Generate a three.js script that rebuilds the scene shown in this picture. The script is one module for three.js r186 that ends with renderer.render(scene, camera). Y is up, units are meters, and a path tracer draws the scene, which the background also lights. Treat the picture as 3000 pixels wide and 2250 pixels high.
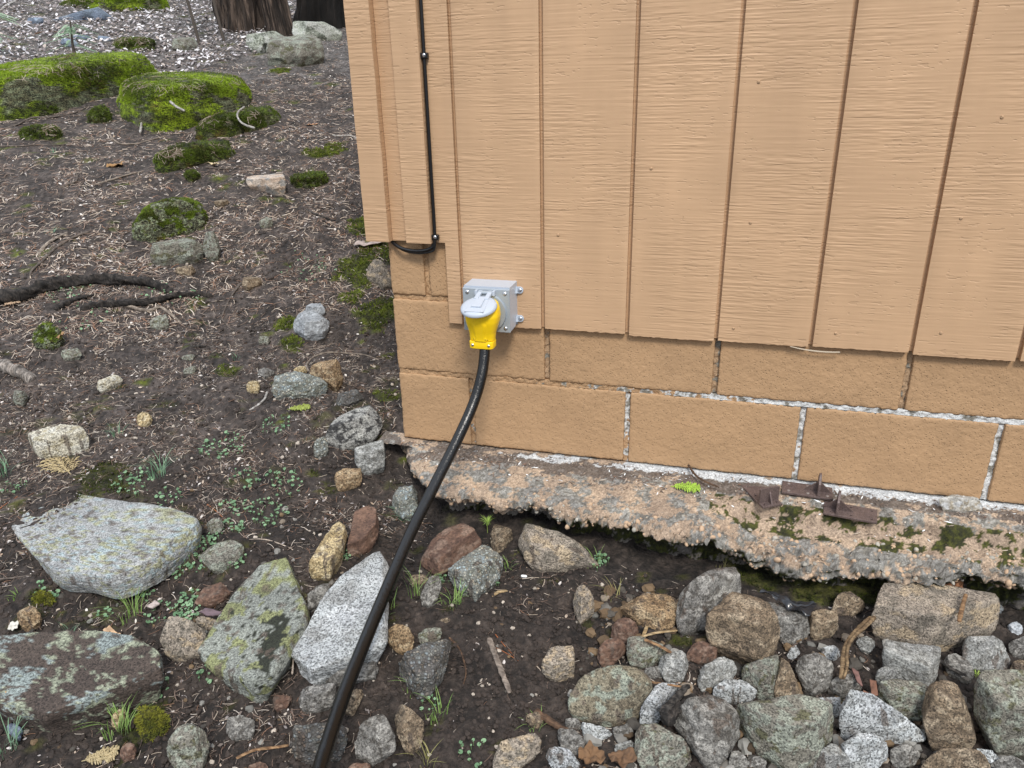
import * as THREE from 'three';
import { mergeGeometries, mergeVertices } from 'three/addons/utils/BufferGeometryUtils.js';
import { RoundedBoxGeometry } from 'three/addons/geometries/RoundedBoxGeometry.js';
import { createNoise3D } from 'simplex-noise';

// ---------------------------------------------------------------- camera, sky, sun, exposure
const scene = new THREE.Scene();
const camera = new THREE.PerspectiveCamera(53.36, 4 / 3, 0.02, 200);
camera.position.set(0.6165, 0.9334, 1.7312);
camera.rotation.order = 'YXZ';
camera.rotation.set(-0.3898, 0.2840, -0.0246);
scene.add(camera);
const renderer = new THREE.WebGLRenderer({ antialias: true });
renderer.setSize(1024, 768);
renderer.toneMapping = THREE.LinearToneMapping;
renderer.toneMappingExposure = 1.85;
renderer.shadowMap.enabled = true;
{ // overcast sky: brightest overhead, a third of that at the horizon
  const w = 64, h = 32, d = new Float32Array(w * h * 4);
  for (let j = 0; j < h; j++) for (let i = 0; i < w; i++) {
    const e = Math.sin(((j + 0.5) / h - 0.5) * Math.PI), k = 0.95 * (1 + 2 * Math.max(e, 0)) / 3, o = (j * w + i) * 4;
    d[o] = k * 0.93; d[o + 1] = k * 1.0; d[o + 2] = k * 1.12; d[o + 3] = 1;
  }
  const t = new THREE.DataTexture(d, w, h, THREE.RGBAFormat, THREE.FloatType);
  t.mapping = THREE.EquirectangularReflectionMapping; t.magFilter = THREE.LinearFilter; t.minFilter = THREE.LinearFilter; t.needsUpdate = true;
  scene.background = t; scene.environment = t;
}
const sun = new THREE.DirectionalLight(0xfff8ee, 1.5);
sun.position.set(2.0, 5.6, 4.4); sun.target.position.set(0, 0, 0);
sun.castShadow = true; sun.shadow.radius = 24; sun.shadow.mapSize.set(2048, 2048);
Object.assign(sun.shadow.camera, { left: -6, right: 6, top: 6, bottom: -6, near: 0.1, far: 25 });
scene.add(sun, sun.target);

// ---------------------------------------------------------------- helpers
const rng = (s) => () => { s = (s + 0x6d2b79f5) | 0; let t = Math.imul(s ^ (s >>> 15), 1 | s); t = (t + Math.imul(t ^ (t >>> 7), 61 | t)) ^ t; return ((t ^ (t >>> 14)) >>> 0) / 4294967296; };
const N3 = createNoise3D(rng(7));
const fbm = (x, y, z, o = 4) => { let a = 0.5, s = 0; for (let i = 0; i < o; i++) { s += a * N3(x, y, z); x = x * 2.03 + 7.1; y = y * 2.03 + 3.3; z = z * 2.03 + 1.7; a *= 0.5; } return s; };
const clamp = (x, a = 0, b = 1) => Math.min(b, Math.max(a, x));
const sst = (a, b, x) => { const t = clamp((x - a) / (b - a)); return t * t * (3 - 2 * t); };
const mix = (a, b, t) => a + (b - a) * t;
const lin = (h) => { const c = new THREE.Color(h); return [c.r, c.g, c.b]; };
const mixc = (a, b, t) => [mix(a[0], b[0], t), mix(a[1], b[1], t), mix(a[2], b[2], t)];
const lerpT = (T, x) => { if (x <= T[0][0]) return T[0][1]; for (let i = 1; i < T.length; i++) if (x <= T[i][0]) return mix(T[i - 1][1], T[i][1], (x - T[i - 1][0]) / (T[i][0] - T[i - 1][0])); return T[T.length - 1][1]; };
const used = {};
const numbered = (n) => { used[n] = (used[n] ?? -1) + 1; return used[n] ? n + '_' + String(used[n]).padStart(3, '0') : n; };
function tag(o, label, category, group, kind) { o.userData.label = label; o.userData.category = category; if (group) o.userData.group = group; if (kind) o.userData.kind = kind; return o; }
function thing(name, label, category, pos = [0, 0, 0], group) { const o = new THREE.Group(); o.name = numbered(name); o.position.set(...pos); scene.add(o); return tag(o, label, category, group); }
function part(name, geo, mat, parent) { const m = new THREE.Mesh(geo, mat); m.name = name; m.castShadow = m.receiveShadow = true; parent.add(m); return m; }
function one(name, geo, mat, label, category, pos = [0, 0, 0], group) { const m = part(numbered(name), geo, mat, scene); m.position.set(...pos); return tag(m, label, category, group); }

// tileable texture noise
const hsh = (x, y, s) => { let h = Math.imul(x, 374761393) + Math.imul(y, 668265263) + Math.imul(s, 1274126177); h = Math.imul(h ^ (h >>> 13), 1274126177); return ((h ^ (h >>> 16)) >>> 0) / 4294967296; };
const md = (a, n) => ((a % n) + n) % n;
function vn(u, v, px, py, s) { const x = u * px, y = v * py, i = Math.floor(x), j = Math.floor(y); let a = x - i, b = y - j; a = a * a * (3 - 2 * a); b = b * b * (3 - 2 * b); const i0 = md(i, px), i1 = md(i + 1, px), j0 = md(j, py), j1 = md(j + 1, py); return mix(mix(hsh(i0, j0, s), hsh(i1, j0, s), a), mix(hsh(i0, j1, s), hsh(i1, j1, s), a), b); }
const vf = (u, v, px, py, s, o = 3) => { let a = 0.5, t = 0, w = 0; for (let k = 0; k < o; k++) { t += a * vn(u, v, px << k, py << k, s + k); w += a; a *= 0.5; } return t / w; };
function wor(u, v, p, s) { const x = u * p, y = v * p, i = Math.floor(x), j = Math.floor(y); let f1 = 9, f2 = 9, id = 0; for (let b = -1; b <= 1; b++) for (let a = -1; a <= 1; a++) { const ii = md(i + a, p), jj = md(j + b, p), dx = i + a + hsh(ii, jj, s) - x, dy = j + b + hsh(ii, jj, s + 1) - y, d = dx * dx + dy * dy; if (d < f1) { f2 = f1; f1 = d; id = hsh(ii, jj, s + 2); } else if (d < f2) f2 = d; } return [Math.sqrt(f1), Math.sqrt(f2), id]; }
function tex(n, f, srgb = true) {
  const d = new Uint8Array(n * n * 4);
  for (let j = 0; j < n; j++) for (let i = 0; i < n; i++) { const c = f((i + 0.5) / n, (j + 0.5) / n), o = (j * n + i) * 4; if (c.length) { d[o] = clamp(c[0]) * 255; d[o + 1] = clamp(c[1]) * 255; d[o + 2] = clamp(c[2]) * 255; } else d[o] = d[o + 1] = d[o + 2] = clamp(c) * 255; d[o + 3] = 255; }
  const t = new THREE.DataTexture(d, n, n); t.wrapS = t.wrapT = THREE.RepeatWrapping; t.magFilter = THREE.LinearFilter; t.minFilter = THREE.LinearMipmapLinearFilter; t.generateMipmaps = true;
  if (srgb) t.colorSpace = THREE.SRGBColorSpace; t.needsUpdate = true; return t;
}
// a colour map and a height map from one function that returns [r, g, b, height]
function pair(n, f) { const hh = new Float32Array(n * n); let k = 0; const c = tex(n, (u, v) => { const q = f(u, v); hh[k++] = q[3]; return q; }); k = 0; const b = tex(n, () => hh[k++], false); return [c, b]; }
const smat = (o) => new THREE.MeshStandardMaterial({ roughness: 0.9, metalness: 0, ...o });
// uv in metres (divided by the tile), taken from the axis each face points along
function boxUV(g, tile, off = [0, 0]) {
  g = g.index ? g.toNonIndexed() : g; const p = g.attributes.position, uv = new Float32Array(p.count * 2), A = new THREE.Vector3(), B = new THREE.Vector3(), C = new THREE.Vector3();
  for (let i = 0; i < p.count; i += 3) {
    A.fromBufferAttribute(p, i); B.fromBufferAttribute(p, i + 1).sub(A); C.fromBufferAttribute(p, i + 2).sub(A); B.cross(C);
    const ax = Math.abs(B.x), ay = Math.abs(B.y), az = Math.abs(B.z);
    for (let k = 0; k < 3; k++) { const x = p.getX(i + k), y = p.getY(i + k), z = p.getZ(i + k); let a, b; if (ay >= ax && ay >= az) { a = x; b = z; } else if (ax >= az) { a = z; b = y; } else { a = x; b = y; } uv[(i + k) * 2] = a / tile + off[0]; uv[(i + k) * 2 + 1] = b / tile + off[1]; }
  }
  g.setAttribute('uv', new THREE.BufferAttribute(uv, 2)); return g;
}
const setCol = (g, f) => { const p = g.attributes.position, n = g.attributes.normal, c = new Float32Array(p.count * 3); for (let i = 0; i < p.count; i++) { const q = f(p.getX(i), p.getY(i), p.getZ(i), n.getX(i), n.getY(i), n.getZ(i)); c[i * 3] = q[0]; c[i * 3 + 1] = q[1]; c[i * 3 + 2] = q[2]; } g.setAttribute('color', new THREE.BufferAttribute(c, 3)); return g; };
const warp = (g, f) => { const p = g.attributes.position; for (let i = 0; i < p.count; i++) { const q = f(p.getX(i), p.getY(i), p.getZ(i), i); p.setXYZ(i, q[0], q[1], q[2]); } p.needsUpdate = true; g.computeVertexNormals(); return g; };
const bare = (g) => { for (const k of Object.keys(g.attributes)) if (k !== 'position' && k !== 'normal') g.deleteAttribute(k); return g.index ? g.toNonIndexed() : g; };
const merge = (l) => mergeGeometries(l.map(bare));
const box = (x0, x1, y0, y1, z0, z1, r = 0.001) => { const g = new RoundedBoxGeometry(x1 - x0, y1 - y0, z1 - z0, 2, r); g.translate((x0 + x1) / 2, (y0 + y1) / 2, (z0 + z1) / 2); return g; };
function tube(pts, r, seg = 40, rad = 8, wob = 0, taper = 1, flat = 1) { // a tapering, slightly knobbly rod through the points, with closed ends
  const c = new THREE.CatmullRomCurve3(pts.map((p) => new THREE.Vector3(...p)), false, 'centripetal'), g = new THREE.TubeGeometry(c, seg, r, rad, false), P = g.attributes.position, V = new THREE.Vector3(), O = new THREE.Vector3();
  for (let i = 0; i < P.count; i++) { const t = Math.floor(i / (rad + 1)) / seg; V.fromBufferAttribute(P, i); c.getPointAt(t, O); V.sub(O); let k = mix(1, taper, t); if (wob) k *= 1 + wob * fbm((O.x + V.x) * 0.6 / r, (O.y + V.y) * 0.6 / r, (O.z + V.z) * 0.6 / r, 2); if (t === 0 || t === 1) k *= 0.55; V.multiplyScalar(k); V.y *= flat; V.add(O); P.setXYZ(i, V.x, V.y, V.z); }
  const caps = [0, 1].map((e) => { const ring = []; for (let j = 0; j < rad; j++) { const o = (e ? seg : 0) * (rad + 1) + j; ring.push([P.getX(o), P.getY(o), P.getZ(o)]); } const m = c.getPointAt(e), pos = []; for (let j = 0; j < rad; j++) { const a = ring[j], b = ring[(j + 1) % rad]; pos.push(...(e ? [...a, ...b] : [...b, ...a]), m.x, m.y, m.z); } const q = new THREE.BufferGeometry(); q.setAttribute('position', new THREE.Float32BufferAttribute(pos, 3)); return q; });
  g.computeVertexNormals(); caps.forEach((q) => q.computeVertexNormals());
  return merge([g, ...caps]);
}

// ---------------------------------------------------------------- terrain
const KS = [-6, -2.2, -1.2, -0.8, -0.45, -0.1, 0.15, 0.8, 2.2, 5.1, 12, 40], KH = [-0.45, -0.30, -0.24, -0.19, -0.135, -0.05, 0, 0.17, 0.62, 1.35, 3.0, 7.0];
function slope(s) {
  s = clamp(s, -6, 40); let i = 0; while (i < KS.length - 2 && s > KS[i + 1]) i++;
  const n = KS.length - 1, m = (j) => { if (j <= 0 || j >= n) return (KH[Math.min(j + 1, n)] - KH[Math.max(j - 1, 0)]) / (KS[Math.min(j + 1, n)] - KS[Math.max(j - 1, 0)]); const a = (KH[j] - KH[j - 1]) / (KS[j] - KS[j - 1]), b = (KH[j + 1] - KH[j]) / (KS[j + 1] - KS[j]); return 2 * a * b / (a + b); };
  const w = KS[i + 1] - KS[i], t = (s - KS[i]) / w;
  return (2 * t ** 3 - 3 * t * t + 1) * KH[i] + (t ** 3 - 2 * t * t + t) * w * m(i) + (-2 * t ** 3 + 3 * t * t) * KH[i + 1] + (t ** 3 - t * t) * w * m(i + 1);
}
const dip = (x, z) => 0.075 * Math.exp(-(((x + 0.06) / 0.3) ** 2)) * (1 - sst(0.2, 0.5, z));
function ground0(x, z) { let h = slope(-(0.55 * x + 0.83 * z)) - (z > -0.3 ? dip(x, z) * sst(-0.15, 0.05, z) : 0); const inH = sst(-0.21, -0.12, x) * sst(0.05, -0.05, z); return mix(h, Math.min(h, -0.16), inH); }
function ground(x, z) {
    return ground0(x, z) + 0.012 * N3(x * 2.3, 0, z * 2.3) + 0.005 * N3(x * 9, 3, z * 9) + 0.1 * sst(6.5, 10, Math.hypot(x, z)) * N3(x * 0.7, 5, z * 0.7);
}
const gn = (x, z, e = 0.01) => new THREE.Vector3(ground(x - e, z) - ground(x + e, z), 2 * e, ground(x, z - e) - ground(x, z + e)).normalize();
const sOf = (x, z) => -(0.55 * x + 0.83 * z);

// ---------------------------------------------------------------- procedural surfaces
const T = {};
const speck = (n, p, levels, seed, soft) => pair(n, (u, v) => { const [f1, f2, id] = wor(u, v, p, seed), [, , i2] = wor(u, v, p * 2, seed + 9), q = (id * 0.7 + i2 * 0.3 - 0.15) / 0.7, c = lerpT(levels, clamp(q)), w = vf(u, v, 6, 6, seed + 20, 3); const k = c * (0.86 + 0.28 * w) + soft * (vf(u, v, 120, 120, seed + 30, 2) - 0.5); return [k, k, k * (1 - 0.03 * (w - 0.5)), clamp(0.25 + 0.5 * vf(u, v, 24, 24, seed + 40, 4) + 0.22 * id - 0.18 * sst(0.12, 0.0, f2 - f1))]; });
T.granite = speck(1024, 170, [[0, 0.56], [0.14, 0.6], [0.26, 0.73], [0.6, 0.81], [0.85, 0.9], [1, 0.98]], 11, 0.22);
T.salt = speck(1024, 160, [[0, 0.46], [0.16, 0.52], [0.28, 0.74], [0.6, 0.84], [1, 0.97]], 171, 0.2);
T.coarse = speck(1024, 160, [[0, 0.50], [0.15, 0.56], [0.25, 0.74], [0.75, 0.86], [0.92, 0.98], [1, 1]], 51, 0.16);
T.fine = speck(512, 90, [[0, 0.66], [0.2, 0.76], [0.8, 0.86], [1, 0.95]], 91, 0.14);
T.agg = pair(1024, (u, v) => { const [f1, f2, id] = wor(u, v, 46, 5), [g1, g2, jd] = wor(u, v, 120, 8), e = f2 - f1; const peb = id > 0.25 && e > 0.09 && f1 < 0.5; const c = peb ? 0.62 + 0.36 * hsh(Math.floor(id * 9999), 1, 3) + 0.08 * (vf(u, v, 200, 200, 3, 1) - 0.5) : 0.55 + 0.22 * jd - 0.22 * sst(0.1, 0, g2 - g1); const hue = peb ? hsh(Math.floor(id * 9999), 2, 3) - 0.5 : 0; return [c * (1 + 0.12 * hue), c, c * (1 - 0.12 * hue), peb ? 0.45 + 0.5 * Math.sqrt(clamp(1 - f1 * f1 * 3.2)) : 0.15 + 0.2 * jd]; });
T.soil = pair(1024, (u, v) => { const a = vf(u, v, 40, 40, 2, 5), [f1, f2, id] = wor(u, v, 70, 4), b = vf(u, v, 7, 7, 6, 4), k = 0.52 + 0.55 * (a - 0.5) + 0.35 * (b - 0.5) + 0.14 * (id - 0.5), s = hsh(Math.floor(u * 1024), Math.floor(v * 1024), 12) > 0.994 ? 0.35 : 0; return [k + s, k + s * 0.95, k + s * 0.85, clamp(0.5 + 0.9 * (a - 0.5) + 0.25 * (0.5 - f1))]; });
T.moss = pair(512, (u, v) => { const [f1, , id] = wor(u, v, 64, 3), a = vf(u, v, 20, 20, 9, 4), k = 0.55 + 0.5 * (a - 0.45) + 0.3 * (id - 0.5) - 0.25 * f1; return [k, k, k * 0.85, clamp(0.9 - 0.8 * f1 + 0.4 * (a - 0.5))]; });
// rough-sawn painted plywood: short horizontal saw strokes, worn patches
T.saw = pair(1024, (u, v) => { const w = v + 0.004 * (vf(u, v, 5, 5, 2, 2) - 0.5); const st = vn(u, w, 9, 230, 21), st2 = vn(u, w, 40, 300, 22), br = vf(u, v, 16, 60, 24, 3), patch = sst(0.42, 0.6, vf(u, v, 4, 5, 27, 3)); let h = 0.55 * (st - 0.5) * mix(0.35, 1, patch) + 0.4 * (st2 - 0.5) * (0.4 + br) * patch + 0.2 * (br - 0.5); const pit = vn(u, v, 60, 260, 31) > 0.86 && vf(u, v, 9, 12, 33, 2) > 0.5 ? 0.22 : 0; const k = 0.93 + 0.08 * (vf(u, v, 7, 5, 41, 4) - 0.5) + 0.03 * (vf(u, v, 30, 4, 45, 2) - 0.5) - pit * 0.12; return [k, k * 0.997, k * 0.99, clamp(0.55 + h * 0.75 - pit)]; });
T.paintblock = pair(1024, (u, v) => { const a = vf(u, v, 36, 36, 61, 4), b = vf(u, v, 90, 90, 64, 3), [f1, , id] = wor(u, v, 70, 66), pit = id > 0.72 ? sst(0.34, 0.1, f1) * (id > 0.9 ? 1 : 0.6) : 0, c = vf(u, v, 5, 5, 68, 4); const k = 0.92 + 0.1 * (c - 0.5) - 0.10 * pit; return [k, k, k * 0.99, clamp(0.55 + 0.55 * (a - 0.5) + 0.25 * (b - 0.5) - 0.4 * pit)]; });
T.bark = pair(512, (u, v) => { const a = vf(u, v, 40, 6, 71, 4), b = vf(u, v, 80, 30, 75, 3), k = 0.6 + 0.8 * (a - 0.5) + 0.3 * (b - 0.5); return [k, k * 0.97, k * 0.95, clamp(a * 0.8 + b * 0.2)]; });
T.wood = pair(256, (u, v) => { const a = vf(u, v, 6, 50, 81, 3), k = 0.75 + 0.5 * (a - 0.5); return [k, k, k, a]; });
const M = {};
const tm = (t, bump, o = {}) => smat({ map: T[t][0], bumpMap: T[t][1], bumpScale: bump, ...o });
for (const k of ['granite', 'salt', 'coarse', 'fine', 'agg']) M[k] = tm(k, k === 'agg' ? 0.006 : k === 'fine' ? 0.0025 : 0.004, { vertexColors: true });
M.moss = tm('moss', 0.008, { vertexColors: true, roughness: 1 });
M.soil = tm('soil', 0.012, { vertexColors: true, roughness: 0.97 });
M.siding = tm('saw', 0.0017, { color: 0xcfab87, roughness: 0.6 });
M.footing = tm('fine', 0.003, { vertexColors: true });
M.block = tm('paintblock', 0.0024, { color: 0xbf9b76, roughness: 0.75 });
M.blockV = tm('paintblock', 0.0035, { vertexColors: true, roughness: 0.8 });
M.bark = tm('bark', 0.03, { vertexColors: true, roughness: 1 });
M.vc = smat({ vertexColors: true, roughness: 0.9 });
M.leaf = new THREE.MeshPhysicalMaterial({ color: 0xffffff, roughness: 0.9, side: THREE.DoubleSide });
M.plain = (c, r = 0.85, o = {}) => smat({ color: c, roughness: r, ...o });
M.stickB = tm('bark', 0.004, { vertexColors: true }); M.stickS = tm('wood', 0.0008, { vertexColors: true });
M.shiny = smat({ vertexColors: true, roughness: 0.22 });
const leafy = (o) => new THREE.MeshPhysicalMaterial({ roughness: 0.75, side: THREE.DoubleSide, ...o });
M.grass = leafy({ vertexColors: true, transmission: 0.25, thickness: 0 }); M.sapl = leafy({ color: 0xa3bfa0, transmission: 0.3, thickness: 0 }); M.clover = leafy({ color: 0xffffff });
M.litter = smat({ color: 0xffffff, roughness: 0.85, side: THREE.DoubleSide });
const SMALL = [['earplug', 'tiny pink plastic plug lying above the dirt-covered slab', 0, 'plug', -0.56, 0.785, 0.0032, 0.008, 0.4, 0xe08ab0], ['plastic_bit', 'small white plastic piece beside the pebbly concrete lump', 0, 'plastic', 0.225, 0.33, 0.0032, 0.008, 0.1, 0xe8ebec], ['metal_bit', 'tiny shiny grey piece at the upper end of the weathered stick', 0, 'metal', 0.225, 0.6, 0.0018, 0.009, 0.1, 0x8f9aa8]];

// ---------------------------------------------------------------- plan: where things lie, in metres
const CABLE = [[0.081,0.363,0.11],[0.084,0.318,0.131],[0.083,0.275,0.154],[0.073,0.22,0.188],[0.053,0.155,0.251],[0.031,0.091,0.338],[0.014,0.031,0.449],[0.011,-0.016,0.567],[0.017,-0.05,0.694],[0.035,-0.067,0.833],[0.066,-0.065,0.962],[0.087,-0.055,1.034],[0.067,-0.085,1.154],[-0.013,-0.17,1.354],[-0.413,-0.2,1.784]];
const MOSSPATCH = [[-0.709,-0.793,0.14],[-0.681,-0.956,0.13],[-0.517,-0.595,0.13],[-0.661,-0.636,0.07],[-0.344,-0.174,0.05],[-0.843,0.397,0.09],[-0.348,0.908,0.05],[-0.545,0.454,0.03],[0.241,0.095,0.04],[0.763,0.172,0.07],[0.71,0.167,0.05],[0.855,0.187,0.08],[0.965,0.164,0.07],[0.388,0.432,0.02],[0.59,0.427,0.02],[-0.785,-0.405,0.05],[-0.719,-0.317,0.05],[-0.819,-0.106,0.05],[-1.295,-1.665,0.1],[-1.264,-1.726,0.08],[-0.833,-1.105,0.1],[0.587,0.433,0.025],[-0.73,0.728,0.03],[1.205,0.011,0.06],[-0.389,0.17,0.02],[-2.132,-2.788,0.08]];
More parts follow.
